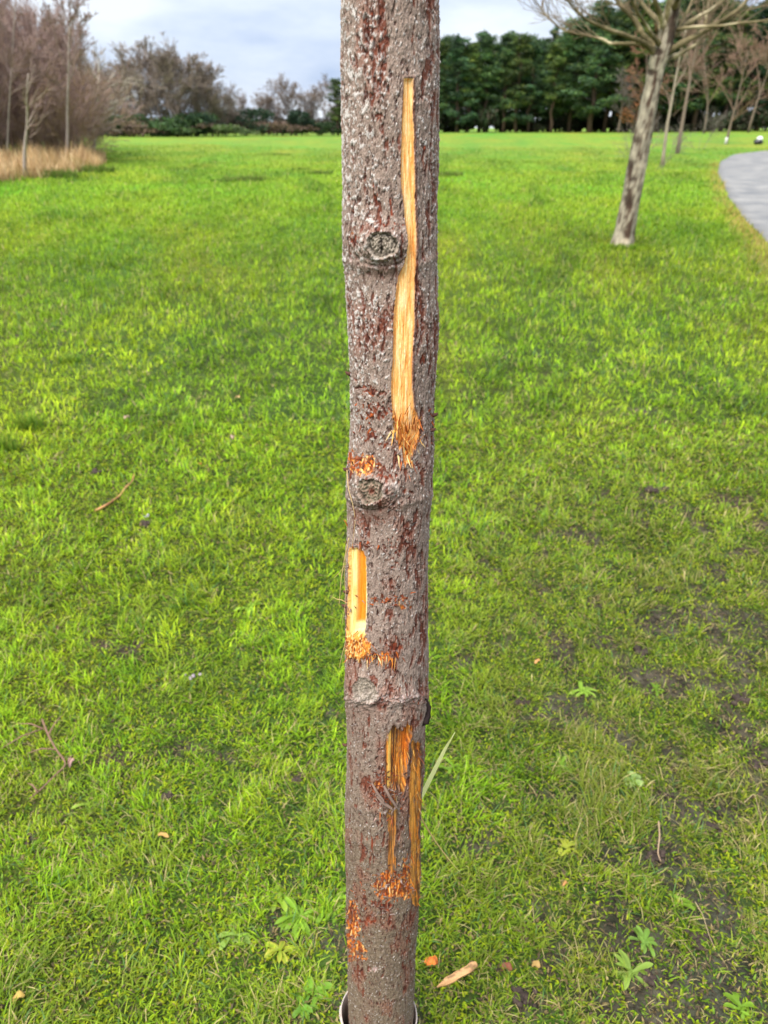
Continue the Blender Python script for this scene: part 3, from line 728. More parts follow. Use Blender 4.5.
    def strand(P, r=.00045):
        P = np.array([at(a, b, Y) for a, b, Y in P]); t = np.linspace(0, 1, len(P)); tt = np.linspace(0, 1, 28)
        Q = np.stack([np.interp(tt, t, P[:, k]) for k in range(3)], 1)
        for _ in range(3): Q[1:-1] = .25 * Q[:-2] + .5 * Q[1:-1] + .25 * Q[2:]
        mb.tube(Q - off, np.linspace(r, r * .5, 28), 4, tan)
    strand([(347, 470, .665), (348, 488, .652), (353, 505, .645), (355.5, 520, .644), (353, 540, .646), (350.5, 556, .65)])
    strand([(349, 538, .66), (345, 556, .66), (341, 580, .655), (339, 606, .65)])
    strand([(348, 545, .66), (344, 570, .66), (346, 600, .655), (342, 625, .65)], .0003)
    strand([(346, 640, .66), (342, 655, .66), (339, 668, .655)], .0003)
    strand([(349, 560, .66), (340, 572, .67), (334, 578, .67)], .0003)
    strand([(348, 604, .67), (342, 600, .668), (336, 599, .668), (333, 597, .668)], .0006)
    mb.build('hanging_fibre', M_FIB, root)
    return root
TREE = build_trunk()

# plastic guard round the foot of the stem: an overlapping rolled tube with a bead at its rim
def guard():
    cx = float(t_cx(.15)) - .003; n = 150; m = 40
    th = np.linspace(-.5, 2 * math.pi + .35, n) - 1.2
    r = np.linspace(.0618, .0600, n)
    hs = np.linspace(0, 1, m); V = []; Cc = []
    top = .208 + .006 * np.cos(th) - .006 * np.sin(th) + .0015 * pn(th * 3, 0, 0, 9)
    prof = [(0, -.02), *[(0, t) for t in np.linspace(0, 1, m - 6)], (.0004, 1.004), (.0002, 1.010), (-.0012, 1.011), (-.0016, 1.004), (-.0016, .9), (-.0016, 0)]
    for (dr, t) in prof:
        rr = r + dr + .0022 * np.exp(-((1 - t) / .05) ** 2) + .0008 * pn(th * 2, t * 4, 0, 12)
        z = top * t if t > -.01 else np.full(n, -.02)
        V.append(np.stack([rr * np.sin(th), -rr * np.cos(th), z], 1))
        g = ss(-.1, .5, fbm(th * 3, z * 30, 0, 3, 14)) * (.55 if dr >= -.0005 else .9)
        c = mixc(mixc(np.tile(lin(168, 152, 140), (n, 1)), lin(134, 104, 84), g), lin(92, 62, 48), ss(.2, .6, fbm(th * 9, z * 90, 0, 3, 15)) * .6)
        if dr > .0001 or t > 1: c = mixc(c, lin(206, 192, 180), np.full(n, .6))
        Cc.append(c)
    V = np.stack(V); mm = len(V)
    I = (np.arange(mm - 1)[:, None] * n + np.arange(n - 1)[None, :]).ravel()
    o = mesh('tree_guard', V.reshape(-1, 3), np.stack([I, I + 1, I + n + 1, I + n], 1), M_GUARD, None, np.stack(Cc).reshape(-1, 3), loc=(cx, D, 0))
    tag(o, 'white plastic tube, stained brown, rolled round the foot of the torn tree', 'tree guard')
guard()
# ---------------------------------------------------------------- trees
def gz(x, y): return float(terrain(np.array([x]), np.array([y]))[0])

def grow(rg, p, d, L, r, lvl, P, out, up=.1):
    """P: per level (children, length ratio, angle, wobble, segs)"""
    n, lr, ang, wob, seg = P[lvl][:5]
    pts = [p.copy()]; dirs = [d.copy()]
    for k in range(seg):
        d = d + np.array([rg.gauss(0, wob), rg.gauss(0, wob), rg.gauss(0, wob * .7) + up * .15]); d /= np.linalg.norm(d)
        p = p + d * L / seg; pts.append(p.copy()); dirs.append(d.copy())
    rad = np.linspace(r, r * (.25 if lvl else .22), seg + 1)
    out.append((lvl, np.array(pts), rad))
    if lvl + 1 < len(P):
        for i in range(n):
            t = rg.uniform(.15 if lvl else (P[0][5] if len(P[0]) > 5 else .25), 1)
            k = min(int(t * seg), seg - 1); f = t * seg - k
            q = pts[k] * (1 - f) + pts[k + 1] * f; dd = dirs[k]
            a = ang * rg.uniform(.6, 1.25); az = rg.uniform(0, 2 * math.pi)
            s = np.cross(dd, [0.3, .2, 1.0]); s /= np.linalg.norm(s) + 1e-9; s2 = np.cross(dd, s)
            nd = dd * math.cos(a) + (s * math.cos(az) + s2 * math.sin(az)) * math.sin(a)
            if nd[2] < -.2: nd[2] *= .3
            nd /= np.linalg.norm(nd)
            grow(rg, q, nd, L * lr * rg.uniform(.65, 1.2) * (1.15 - .5 * t), max(r * (1 - .7 * t) * .55, .0015), lvl + 1, P, out, up)

def bare_tree(name, seed, h, r, P, c_trunk, c_twig, start=.3, up=.1, lean=(0, 0), minr=.006, stems=1, spread=0.0, sides=(9, 5, 3, 3, 3)):
    """an Empty with a trunk mesh and a crown mesh of branches and twigs, at the origin"""
    rg = random.Random(seed); root = bpy.data.objects.new(name, None); C.objects.link(root); root.empty_display_size = .1
    tm, cm = MB(), MB()
    for s in range(stems):
        out = []; a0 = rg.uniform(0, 6.28)
        d = np.array([lean[0] + math.cos(a0) * spread, lean[1] + math.sin(a0) * spread, 1.0]); d /= np.linalg.norm(d)
        p0 = np.array([math.cos(a0) * spread * .5, math.sin(a0) * spread * .5, -.05])
        grow(rg, p0, d, h * rg.uniform(.85, 1.0) if stems > 1 else h, r, 0, P, out, up)
        for lvl, pts, rad in out:
            if lvl == 0:
                rad = rad.copy(); rad[0] *= 1.25; tm.tube(pts, np.maximum(rad, minr), sides[0], c_trunk[rg.randrange(len(c_trunk))])
            else:
                if pts[0][2] < start * h * (.5 if lvl > 1 else 1): continue
                cc = c_twig[rg.randrange(len(c_twig))]
                if lvl == 1: cc = .5 * cc + .5 * c_trunk[0]
                cm.tube(pts, np.maximum(rad, minr), sides[lvl], cc, cap=False)
    tm.build('trunk', M_TREE, root)
    if cm.v: cm.build('crown', M_TWIG, root)
    return root

def place(o, x, y, label, cat='tree', group=None, rz=0, s=1.0, sz=None):
    o.location = (x, y, gz(x, y) - .02); o.rotation_euler = (0, 0, rz); o.scale = (s, s, sz or s)
    return tag(o, label, cat, group)

def leafcloud(mb, cen, rad, n, size, pal, rg, flat=.6, wd=.45):
    """n leafy sprays spread through an ellipsoid, denser to its outside"""
    u = rg.normal(size=(n, 3)); u /= np.linalg.norm(u, axis=1)[:, None]
    u *= (rg.rand(n, 1) ** .45); p = np.asarray(cen) + u * np.asarray(rad)
    a = rg.normal(size=(n, 3)); a[:, 2] *= flat; a /= np.linalg.norm(a, axis=1)[:, None]
    b = np.cross(a, rg.normal(size=(n, 3))); b /= np.linalg.norm(b, axis=1)[:, None]
    s = size * rg.uniform(.5, 1.3, (n, 1))
    V = np.stack([p - a * s, p + b * s * wd, p + a * s, p - b * s * wd], 1).reshape(-1, 3)
    Q = np.arange(n * 4).reshape(n, 4)
    c = pal[rg.randint(len(pal), size=n)] * rg.uniform(.6, 1.35, (n, 1))
    mb.add(V, Q, None, np.repeat(c, 4, axis=0))

# the leaning tree on the lawn, limbs laid out one by one
def leaning_tree():
    b = hit(622, 246.5); Yt = b[1]
    root = empty('leaning_tree', b, 'lichen-spotted bare tree leaning right beside the tarmac path', 'tree')
    def W(px, py, dy=0): return at(px, py, Yt + dy)
    K = [(620.0, 252, 14.0), (621.6, 246, 11.9), (624.5, 232, 9.7), (629, 208, 9.2), (635, 178, 9.3), (640, 150, 9.0), (645, 122, 8.8), (650, 98, 8.1), (654, 80, 7.8), (657, 66, 8.3), (660, 55, 9.5), (664, 44, 9.0), (668, 30, 8.1), (671, 14, 7.7), (675, -6, 6.8), (680, -30, 5.9), (684, -60, 4.5), (690, -110, 3.1), (694, -170, 1.4)]
    t = np.arange(len(K)); tt = np.linspace(0, len(K) - 1, 150)
    kx, ky, kr = [np.interp(tt, t, [k[i] for k in K]) for i in range(3)]
    for _ in range(4):
        for a in (kx, ky, kr): a[1:-1] = .25 * a[:-2] + .5 * a[1:-1] + .25 * a[2:]
    n = 40; ths = np.arange(n) * 2 * math.pi / n
    P = np.array([W(x_, y_) for x_, y_ in zip(kx, ky)])
    dep = np.array([project(*p)[2] for p in P]); rr = kr * dep / F
    TH, PI_ = np.meshgrid(ths, np.arange(len(P)))
    n1 = fbm(np.cos(TH) * 2.2, np.sin(TH) * 2.2, P[PI_, 2] * 2.6, 3, 200); n2 = fbm(np.cos(TH) * 3.4, np.sin(TH) * 3.4, P[PI_, 2] * 9, 4, 201)
    r_ = rr[PI_] * (1 + .10 * n1 + .05 * n2)
    mossy = ss(2.35, 2.75, P[PI_, 2])
    c = mixc(mixc(lin(146, 136, 116), lin(88, 72, 56), ss(-.2, .5, n1)), lin(186, 174, 148), ss(.05, .5, n2) * .6)
    c = mixc(c, lin(70, 50, 38), ss(.08, .32, -n2 + .3 * n1) * .85); c = mixc(c, lin(82, 78, 38), mossy * ss(-.3, .3, n1) * .85)
    xs = P[PI_, 0] + r_ * np.cos(TH); ys = P[PI_, 1] + r_ * np.sin(TH)
    qx, qy, _ = project(xs, ys, P[PI_, 2])
    fr_ = np.sin(TH) < .3
    for (a, b2, ra, rb) in ((628, 201, 5.5, 7.5), (630, 166, 4, 7), (638, 141, 4.5, 4), (634, 178, 3.4, 3), (650, 72, 8, 3.5), (657, 52, 7, 4), (672, 30, 5, 18), (676, 8, 4, 12), (629, 190, 3, 4)):
        e = np.hypot((qx - a) / ra, (qy - b2) / rb) + .25 * n2; m = ss(1.15, .7, e) * fr_; c = mixc(c, lin(54, 38, 28), m * .88); r_ = r_ * (1 - .06 * m)
    for (a, b2, ra, rb) in ((625, 242, 5, 4), (642, 165, 3.5, 4), (650, 60, 4, 5)):
        e = np.hypot((qx - a) / ra, (qy - b2) / rb) + .3 * n2; c = mixc(c, lin(200, 184, 156), ss(1.1, .7, e) * fr_ * .5)
    V = np.stack([P[PI_, 0] + r_ * np.cos(TH), P[PI_, 1] + r_ * np.sin(TH), P[PI_, 2]], -1).reshape(-1, 3) - b
    I = np.arange(len(P) - 1)[:, None] * n; J = np.arange(n)[None, :]; k2 = (J + 1) % n
    mesh('trunk', V, np.stack([I + J, I + k2, I + n + k2, I + n + J], -1).reshape(-1, 4), M_TREE, root, c.reshape(-1, 3))
    limbs = [
     ([(657, 56), (648, 45), (640, 41), (631, 37.5), (620, 33), (610, 30.5), (602, 27), (594, 23.5), (587, 20.5), (578, 13), (570, 4), (562, -6)], 3.6, 1.0, -.5),
     ([(650, 46), (640, 43.5), (628, 44), (615, 43.5), (610, 44), (604, 39.5), (592, 36.5), (578, 34.5), (564, 31), (552, 22), (542, 10), (534, -2)], 2.9, .8, .35),
     ([(657, 52), (651, 42), (644, 37), (640, 30), (636, 21), (629, 14), (621, 6), (614, -3), (604, -18), (592, -40)], 4.6, 1.8, .15),
     ([(662, 46), (654, 38), (649, 31), (644, 22), (638, 14), (634, 4), (628, -8), (620, -26)], 3.3, 1.2, -.7),
     ([(664, 34), (659, 22), (652, 15), (645, 7), (638, -1), (630, -16), (622, -36)], 4.2, 1.6, .7),
     ([(665, 30), (661, 16), (657, 6), (653, -4), (648, -22), (640, -50)], 4.2, 1.6, -.3),
     ([(661, 60), (668, 52), (677, 46), (688, 40), (700, 34), (712, 27), (724, 19), (736, 12), (745, 3), (752, -6), (762, -22)], 5.0, 2.0, -.2),
     ([(663, 62), (672, 57), (681, 53), (690, 48), (698, 43), (703, 37), (705, 28), (706, 16), (709, 2), (712, -14)], 3.4, 1.0, .5),
     ([(672, 36), (680, 28), (690, 22), (700, 16), (712, 9), (722, 1), (734, -10), (748, -28)], 4.0, 1.6, .4),
     ([(676, 30), (690, 27), (706, 26.5), (722, 26), (738, 23), (753, 22), (768, 20), (784, 14), (800, 6)], 2.2, .9, -.6),
     ([(674, 34), (681, 24), (686, 14), (690, 6), (695, -8), (700, -28)], 2.4, .9, .2),
     ([(673, 10), (679, -4), (690, -24), (704, -50)], 4.0, 1.2, -.5), ([(675, 0), (666, -22), (652, -50), (640, -90)], 3.6, 1, .5)]
    lb = MB(); tb = MB(); rg = random.Random(77)
    for pts, ra, rb, dy in limbs:
        m = len(pts); t = np.arange(m); tt = np.linspace(0, m - 1, 5 * m)
        Q = np.array([W(a, b2, dy * (i / (m - 1)) * 1.6) for i, (a, b2) in enumerate(pts)])
        Q = np.stack([np.interp(tt, t, Q[:, k]) for k in range(3)], 1)
        for _ in range(6): Q[1:-1] = .25 * Q[:-2] + .5 * Q[1:-1] + .25 * Q[2:]
        rad = np.linspace(ra * .64, rb * .52, len(Q)) * 10.4 / F; rad *= 1 + .10 * np.array([rg.gauss(0, 1) for _ in rad])
        rad[:4] *= 1.25
        n3 = fbm(Q[:, 0] * 4, Q[:, 1] * 4, Q[:, 2] * 4, 2, 210)
        c = mixc(np.tile(lin(128, 114, 82), (len(Q), 1)), lin(76, 68, 42), ss(-.3, .4, n3) * .8); c = mixc(c, lin(196, 182, 146), ss(.1, .5, -n3) * .6)
        lb.tube(Q - b, rad, 9, c)
        for k in range(int(m * 1.6)):
            i = rg.randint(len(Q) // 3, len(Q) - 2); out = []
            dv = Q[i + 1] - Q[i]; dv /= np.linalg.norm(dv); dv = dv + np.array([rg.gauss(0, .5), rg.gauss(0, .5), rg.uniform(-.2, .9)]); dv /= np.linalg.norm(dv)
            grow(rg, Q[i], dv, rg.uniform(.25, .9), .008, 0, [(3, .55, .6, .12, 5), (2, .6, .6, .15, 3), (0, 0, 0, .1, 2)], out, .4)
            for lvl, p_, r_2 in out: tb.tube(p_ - b, np.maximum(r_2 * .7, .0022), 4, lin(126, 108, 84) * rg.uniform(.7, 1.3), cap=False)
    lb.build('branches', M_TREE, root); tb.build('twigs', M_TWIG, root)
    return root
leaning_tree()

BROWN = [lin(104, 84, 76), lin(120, 98, 88), lin(90, 70, 66)]; PURP = [lin(146, 122, 116), lin(166, 142, 134), lin(132, 108, 102), lin(150, 122, 104)]
GREY = [lin(118, 108, 98), lin(98, 90, 82), lin(132, 122, 110)]; PALE = [lin(206, 198, 188), lin(170, 160, 150)]

def at_ground(px, py): p = hit(px, py); return p[0], p[1]
def lean_to(px, py, qx, qy):
    """lean of a stem whose foot is at (px,py) and which passes (qx,qy) in the same plane"""
    a = hit(px, py); b2 = at(qx, qy, a[1]); return ((b2[0] - a[0]) / (b2[2] - a[2]), 0), b2[2] - a[2], a

# saplings in the row behind the leaning tree
SP = [(9, .42, .75, .05, 8), (5, .55, .6, .08, 5), (4, .6, .6, .1, 4), (0, 0, 0, .1, 2)]
def sapling(px, py, qx, qy, r, htot, label, seed, start, ct, cw, P=SP, minr=.006, up=.2):
    ln, hh, a = lean_to(px, py, qx, qy)
    o = bare_tree('sapling', seed, htot, r, P, ct, cw, start, up, ln, minr)
    place(o, a[0], a[1], label, group='row of young bare trees beyond the leaning tree'); return o
CT = [lin(150, 136, 118)]; CT2 = [lin(118, 102, 88)]
S1 = [(7, .34, .6, .02, 9), (4, .6, .6, .08, 5), (4, .6, .6, .1, 4), (0, 0, 0, .1, 2)]
sapling(662, 167, 679, 52, .085, 5.4, 'slender pale young tree just right of the leaning trunk', 3, .45, CT, [lin(140, 116, 100)], S1)
sapling(677, 154, 696, 42, .13, 7.5, 'taller brown young tree, second right of the leaning trunk', 8, .40, CT2, [lin(134, 104, 88)], S1, .008)
sapling(726, 144, 741, 82, .11, 6.5, 'small forked bare tree with a white guard at its foot near the path bend', 12, .22, CT2, [lin(146, 116, 100)], [(12, .5, .8, .04, 8), (6, .55, .6, .08, 5), (5, .6, .6, .1, 3), (0, 0, 0, .1, 2)], .010)
p = hit(725.5, 144.5); mb = MB(); mb.tube([[0, 0, -.05], [0, 0, .3], [0, 0, .50], [0, 0, .51]], [.11, .105, .105, .07], 12, lin(200, 198, 188)); tag(mb.build('tree_guard', M_GUARD, loc=p), 'small white tube guard at the foot of the far forked tree', 'tree guard')
# low leafless bushes by the leaning tree
BSH = [(10, .6, .7, .1, 6), (6, .6, .6, .12, 4), (0, 0, 0, .1, 3)]
for i, (px, py, w, lab) in enumerate(((652, 170, 1.5, 'thin grey leafless bush just left of the leaning trunk'), (640, 158, 1.9, 'straggly leafless shrub behind the left side of the leaning trunk'), (700, 150, 2.6, 'low leafless brush right of the slender young trees'))):
    x_, y_ = at_ground(px, py)
    o = bare_tree('leafless_bush', 30 + i, w, .012, BSH, GREY[:1], GREY, .02, .1, (0, 0), .004, 4, .7)
    place(o, x_, y_, lab, 'bush')
# beech saplings that still hold brown leaves
mb = MB(); rg = rs(5)
def leafy_bush(name, pal, size, n, leaf, seed, mt, nb=10, flat=.8, stem=lin(92, 74, 62)):
    g = rs(seed); root = bpy.data.objects.new(name, None); C.objects.link(root); mb = MB()
    for _ in range(nb):
        cc = np.array([g.normal() * size[0] * .33, g.normal() * size[1] * .33, size[2] * (.25 + .55 * g.rand())])
        rr_ = np.array([size[0] * .3, size[1] * .3, size[2] * .22]) * g.uniform(.6, 1.1)
        leafcloud(mb, cc, rr_, n // nb, leaf, pal * g.uniform(.7, 1.3), g, flat)
    mb.build('foliage', mt, root); sb = MB()
    for _ in range(4): sb.tube([[0, 0, -.1], [g.normal() * .1, g.normal() * .1, size[2] * .4], [g.normal() * .3 * size[0], g.normal() * .3, size[2] * .75]], [.05, .04, .015], 5, stem)
    sb.build('stem', M_TREE, root); return root

# ---- pine wood on the right
PINE = np.array([[.045, .090, .030], [.065, .120, .034], [.032, .066, .026], [.095, .135, .036], [.026, .056, .028]])
def pine(seed, h, clear):
    g = rs(seed); tint = np.array([[1, 1, 1], [1.35, 1.1, .8], [.8, .9, 1.05], [1.5, 1.25, .8], [1.0, 1.1, .9]])[seed % 5]; rg = random.Random(seed); root = bpy.data.objects.new('pine_tree', None); C.objects.link(root); root.empty_display_size = .1
    tb = MB(); k = 9; st = np.array([[g.normal() * .06 * i, g.normal() * .06 * i, h * i / (k - 1) * .98] for i in range(k)]); st[0, 2] = -.3
    tb.tube(st, np.linspace(.24, .04, k), 8, lin(84, 66, 54))
    tb.build('trunk', M_TREE, root); mb = MB(); bb = MB()
    nb = 46
    for i in range(nb):
        t = clear + (1 - clear) * (i + g.rand()) / nb; zc = h * t
        reach = h * .25 * (1.06 - t) ** .55 * (.5 + .75 * g.rand()) * (.55 + .45 * ss(clear - .1, clear + .2, t))
        a = g.rand() * 6.283; ex = np.array([math.cos(a) * reach, math.sin(a) * reach, zc + .06 * reach * g.normal() + .1 * reach])
        sx = np.array([np.interp(zc, st[:, 2], st[:, 0]), np.interp(zc, st[:, 2], st[:, 1]), zc - .15 * reach])
        bb.tube([sx, .5 * (sx + ex) + [0, 0, -.05], ex], [.05, .035, .015], 4, lin(70, 58, 48), cap=False)
        pal = PINE * tint * g.uniform(.5, 1.6) * np.array([1.0, 1.0, 1.0])
        for f in (1.0, .62):
            c0 = sx + (ex - sx) * f
            leafcloud(mb, c0 + [0, 0, .12], np.array([.95, .95, .36]) * (.6 + .5 * g.rand()) * h / 11, 84, .24, pal, g, .5, .2)
    leafcloud(mb, [st[-1, 0], st[-1, 1], h * .985], [.55, .55, .8], 60, .22, PINE * 1.1, g)
    mb.build('crown', M_NEEDLE, root); bb.build('branches', M_TREE, root); return root
PV = [pine(300 + i, 11.5, c_) for i, c_ in enumerate((.14, .26, .10, .32, .18))]
def top_h(px, y_, ytop):
    d_ = ray(px, ytop); return H + d_[2] * (y_ / d_[1])
g = rs(99); used = [False] * 5; lst = []
prof = [(430, 44), (445, 38), (470, 40), (500, 41), (525, 40), (545, 38), (556, 37), (566, 22), (590, 12), (612, 8), (640, 6), (680, 2), (720, 8), (760, 12), (800, 6), (860, 8)]
for row, (y0, step, dt) in enumerate(((112, 16.5, 0), (118, 16, 4), (126, 16, 1), (134, 20, 6))):
    px = 424 + row * 6
    while px < 850:
        if not (row == 0 and px > 700 and g.rand() < .5):
            yy = y0 + g.normal() * 1.5; d_ = ray(px + g.normal() * 2, 133); xx = d_[0] * (yy / d_[1])
            ty = np.interp(px, [a for a, _ in prof], [b_ for _, b_ in prof]) + dt + g.normal() * (5 + 2 * (row == 1)) + 3 * math.sin(px * .11)
            lst.append((row, px, xx, yy, top_h(px, yy, ty) - gz(xx, yy)))
        px += step * g.uniform(.75, 1.25)
names = {}
for i, (row, px, xx, yy, hh) in enumerate(sorted(lst)):
    k = i % 5; o = PV[k] if not used[k] else copy_tree(PV[k]); used[k] = True
    s = hh / 11.5
    o.location = (xx, yy, gz(xx, yy) - .05); o.rotation_euler = (0, 0, g.rand() * 6.28); o.scale = (s * g.uniform(.95, 1.2), s * 1.05, s)
    ds = [2 + 0]
    tag(o, {0: 'dark green pine at the front edge of the wood across the field', 1: 'dark pine just behind the front pines of the wood', 2: 'dark pine deep inside the wood', 3: 'dark pine at the back of the wood'}[row], 'pine tree', 'pines of the wood across the field, row from the front ' + str(row + 1) if False else ('front pines of the wood', 'second line of pines in the wood', 'inner pines of the wood', 'rearmost pines of the wood')[row])
# small conifer tip standing above the wood's roofline
d_ = ray(546, 133); o = copy_tree(PV[0]); yy = 124; xx = d_[0] * (yy / d_[1]); hh = top_h(546, yy, 29) - gz(xx, yy); s = hh / 11.5
o.location = (xx, yy, gz(xx, yy)); o.scale = (s * .5, s * .5, s); o['label'] = 'narrow conifer whose pointed tip rises above the roofline of the wood'; o['category'] = 'pine tree'
if 'group' in o: del o['group']
# dark undergrowth along the foot of the wood
UG = np.array([[.030, .050, .020], [.045, .060, .025], [.060, .048, .030]])
ub = leafy_bush('undergrowth_bush', UG, (2.6, 1.6, 1.3), 900, .2, 61, M_LEAF)
first = True
for i in range(60):
    px = 430 + i * 7.0 + g.normal() * 3; yy = 110.5 + g.rand() * 12; d_ = ray(px, 133); xx = d_[0] * (yy / d_[1])
    o = ub if first else copy_tree(ub); first = False
    place(o, xx, yy, 'low dark bush in the shade at the foot of the pines', 'bush', 'undergrowth along the foot of the wood', g.rand() * 6.28, g.uniform(.8, 1.4), g.uniform(.7, 2.6))
# bare trees in front of the wood on the right
BT = [(11, .46, .7, .05, 9), (7, .5, .6, .09, 5), (6, .5, .6, .1, 4), (5, .5, .6, .1, 2), (0, 0, 0, .1, 2)]
BT4 = BT[:3] + [(0, 0, 0, .1, 2)]
for i, (px, yy, ytop, pal, lab) in enumerate(((640, 104, 50, [lin(150, 110, 84), lin(128, 92, 76)], 'brown-twigged bare tree directly behind the leaning trunk'), (704, 98, 30, [lin(140, 112, 96), lin(120, 96, 82)], 'broad brown bare tree between the pines and the path'),
        (748, 100, 26, [lin(132, 108, 92), lin(150, 116, 98)], 'brown bare tree nearest the right-hand end of the wood'), (790, 96, 22, BROWN, 'bare tree standing past the right edge of the wood'), (618, 107, 78, [lin(120, 112, 104)], 'low grey bare tree left of the leaning trunk'))):
    d_ = ray(px, 133); xx = d_[0] * (yy / d_[1]); hh = top_h(px, yy, ytop) - gz(xx, yy)
    o = bare_tree('bare_tree', 50 + i, hh, .13, BT, CT2, pal, .22, .15, (0, 0), .016)
    place(o, xx, yy, lab, 'tree', 'bare trees in front of the pine wood')
RUST = np.array([[.28, .10, .035], [.20, .085, .04], [.32, .14, .05]])
o = leafy_bush('beech_sapling', RUST, (2.0, 1.6, 2.6), 420, .09, 66, M_LEAF, 9); d_ = ray(633, 133); yy = 100
place(o, d_[0] * (yy / d_[1]), yy, 'young beech still holding rusty brown leaves left of the leaning trunk', 'tree', s=1.5)
o.location.z += 2.0 * 0

# ---- left: thicket with birches
TH = [(16, .45, .42, .035, 10), (8, .5, .45, .06, 5), (6, .55, .5, .08, 4), (4, .55, .5, .1, 3), (0, 0, 0, .1, 2)]
TH4 = [(20, .40, .46, .035, 10, .05), (8, .5, .45, .06, 5), (7, .5, .5, .08, 3), (3, .5, .5, .1, 2)]
tv = [bare_tree('thicket_tree', 400 + i, 5.6, .045, TH4, [c_], PURP, .06, .5, (0, 0), .0065, 3, .16) for i, c_ in enumerate((lin(104, 84, 78), lin(134, 116, 106), lin(92, 72, 66), lin(120, 96, 86)))]
first = [True] * 4
tl = [(-70, 170, 26), (-45, 165, 20), (-22, 164, 24), (-4, 163, 22), (12, 161, 28), (28, 160, 26), (42, 159, 30), (57, 158, 24), (68, 157, 30), (76, 156, 34), (-30, 158, 14), (4, 156, 18), (22, 155, 24), (38, 154, 22), (52, 153, 26), (66, 152, 30), (72, 150, 50), (-60, 155, 10), (34, 150, 40), (60, 149, 36)]
for i, (px, py, yt) in enumerate(tl):
    a = hit(px, py); hh = at(px, yt, a[1])[2] - a[2]; k = i % 4
    o = tv[k] if first[k] else copy_tree(tv[k]); first[k] = False
    place(o, a[0], a[1], 'purple-brown leafless young tree packed in the thicket at the left edge', 'tree', 'leafless young trees of the left thicket', g.rand() * 6.28, hh / 5.4 * g.uniform(.9, 1.08))
def birch(px, py, qx, qy, top, r, lab, seed, P, start=.45, pal=PURP):
    ln, hh, a = lean_to(px, py, qx, qy); ht = at(px, top, a[1])[2] - a[2]
    o = bare_tree('birch_tree', seed, ht, r, P, [lin(158, 142, 132)], pal, start, .25, ln, .0065)
    place(o, a[0], a[1], lab, 'birch'); return o
BI = [(20, .30, .75, .02, 12), (7, .5, .5, .08, 5), (6, .5, .5, .1, 4), (4, .5, .5, .1, 2), (0, 0, 0, .1, 2)]
birch(66, 163, 73, 40, -20, .062, 'tall slim white-stemmed birch rising above the left thicket', 21, BI)
birch(6, 163, 9, 60, -14, .045, 'pale birch stem at the far left edge reaching out of view', 23, BI, .4)
birch(26, 178, 12, 128, 60, .06, 'short crooked white birch leaning out over the tan grass', 25, [(9, .4, .7, .10, 8), (5, .5, .5, .08, 5), (4, .5, .5, .1, 3)], .4)
birch(40, 160, 43, 90, 20, .035, 'thin grey birch in the middle of the left thicket', 27, BI, .3)
ln, hh, a = lean_to(93, 156, 92.5, 112)
o = bare_tree('bare_tree', 28, 3.6, .10, [(18, .62, 1.05, .06, 5, .2), (7, .5, .6, .1, 5), (6, .5, .6, .1, 3), (3, .5, .6, .1, 2)], [lin(206, 198, 182)], [lin(176, 162, 146), lin(150, 136, 122)], .38, .0, ln, .009)
place(o, a[0], a[1], 'small wide-branched pale tree standing right of the left thicket', 'tree')

# tan grass along the thicket
def dry_bank():
    g = rs(12); n = 30000
    px = g.uniform(-70, 108, n); t = g.rand(n)
    lo = np.interp(px, [-70, 0, 40, 70, 100, 108], [198, 186, 180, 175, 168, 164]); hi_ = np.interp(px, [-70, 0, 60, 108], [172, 166, 160, 158])
    # feet of stalks along a strip of ground, worked out at the strip's ends
    A = [hit(a_, np.interp(a_, [-70, 0, 40, 70, 100, 108], [198, 186, 180, 175, 168, 164])) for a_ in range(-70, 109, 8)]
    B = [hit(a_, np.interp(a_, [-70, 0, 60, 108], [172, 166, 160, 158])) for a_ in range(-70, 109, 8)]
    A, B = np.array(A), np.array(B); u = (px + 70) / 178 * (len(A) - 1)
    ia = np.clip(u.astype(int), 0, len(A) - 2); f = (u - ia)[:, None]
    P0 = A[ia] * (1 - f) + A[ia + 1] * f; P1 = B[ia] * (1 - f) + B[ia + 1] * f
    P = P0 + (P1 - P0) * t[:, None]
    cl = fbm(P[:, 0] * 1.1, P[:, 1] * .8, 0, 3, 300); k = g.rand(n) < np.clip(.5 + 1.3 * cl, .04, 1) * ss(0, .18, t + .3 * cl + .05)
    P = P[k]; n = len(P); cl = cl[k]; px = px[k]; t = t[k]
    P[:, 2] = terrain(P[:, 0], P[:, 1]) - .02
    L = (.28 + .60 * g.rand(n) ** 1.4) * (1 + .9 * cl) * np.interp(px, [-70, 80, 108], [1.0, .85, .6]) * (.6 + .4 * ss(0, .3, t)); W = .008 + .012 * g.rand(n)
    pal = np.array([lin(204, 170, 124), lin(228, 200, 158), lin(150, 116, 80), lin(182, 146, 98), lin(120, 110, 60), lin(150, 134, 70)])
    gr = ss(.25, .5, fbm(P[:, 0] * .9, P[:, 1] * .9, 4, 2, 301))
    col = mixc(pal[g.randint(4, size=n)], pal[4 + g.randint(2, size=n)], gr * .7) * (.7 + .5 * g.rand(n))[:, None]
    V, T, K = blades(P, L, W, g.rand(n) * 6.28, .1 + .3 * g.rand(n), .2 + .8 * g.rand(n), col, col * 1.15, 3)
    tag(mesh('dry_grass', V, T, M_DRY, col=K), 'tall tan dead grass along the foot of the left thicket', 'dry grass', kind='stuff')
dry_bank()

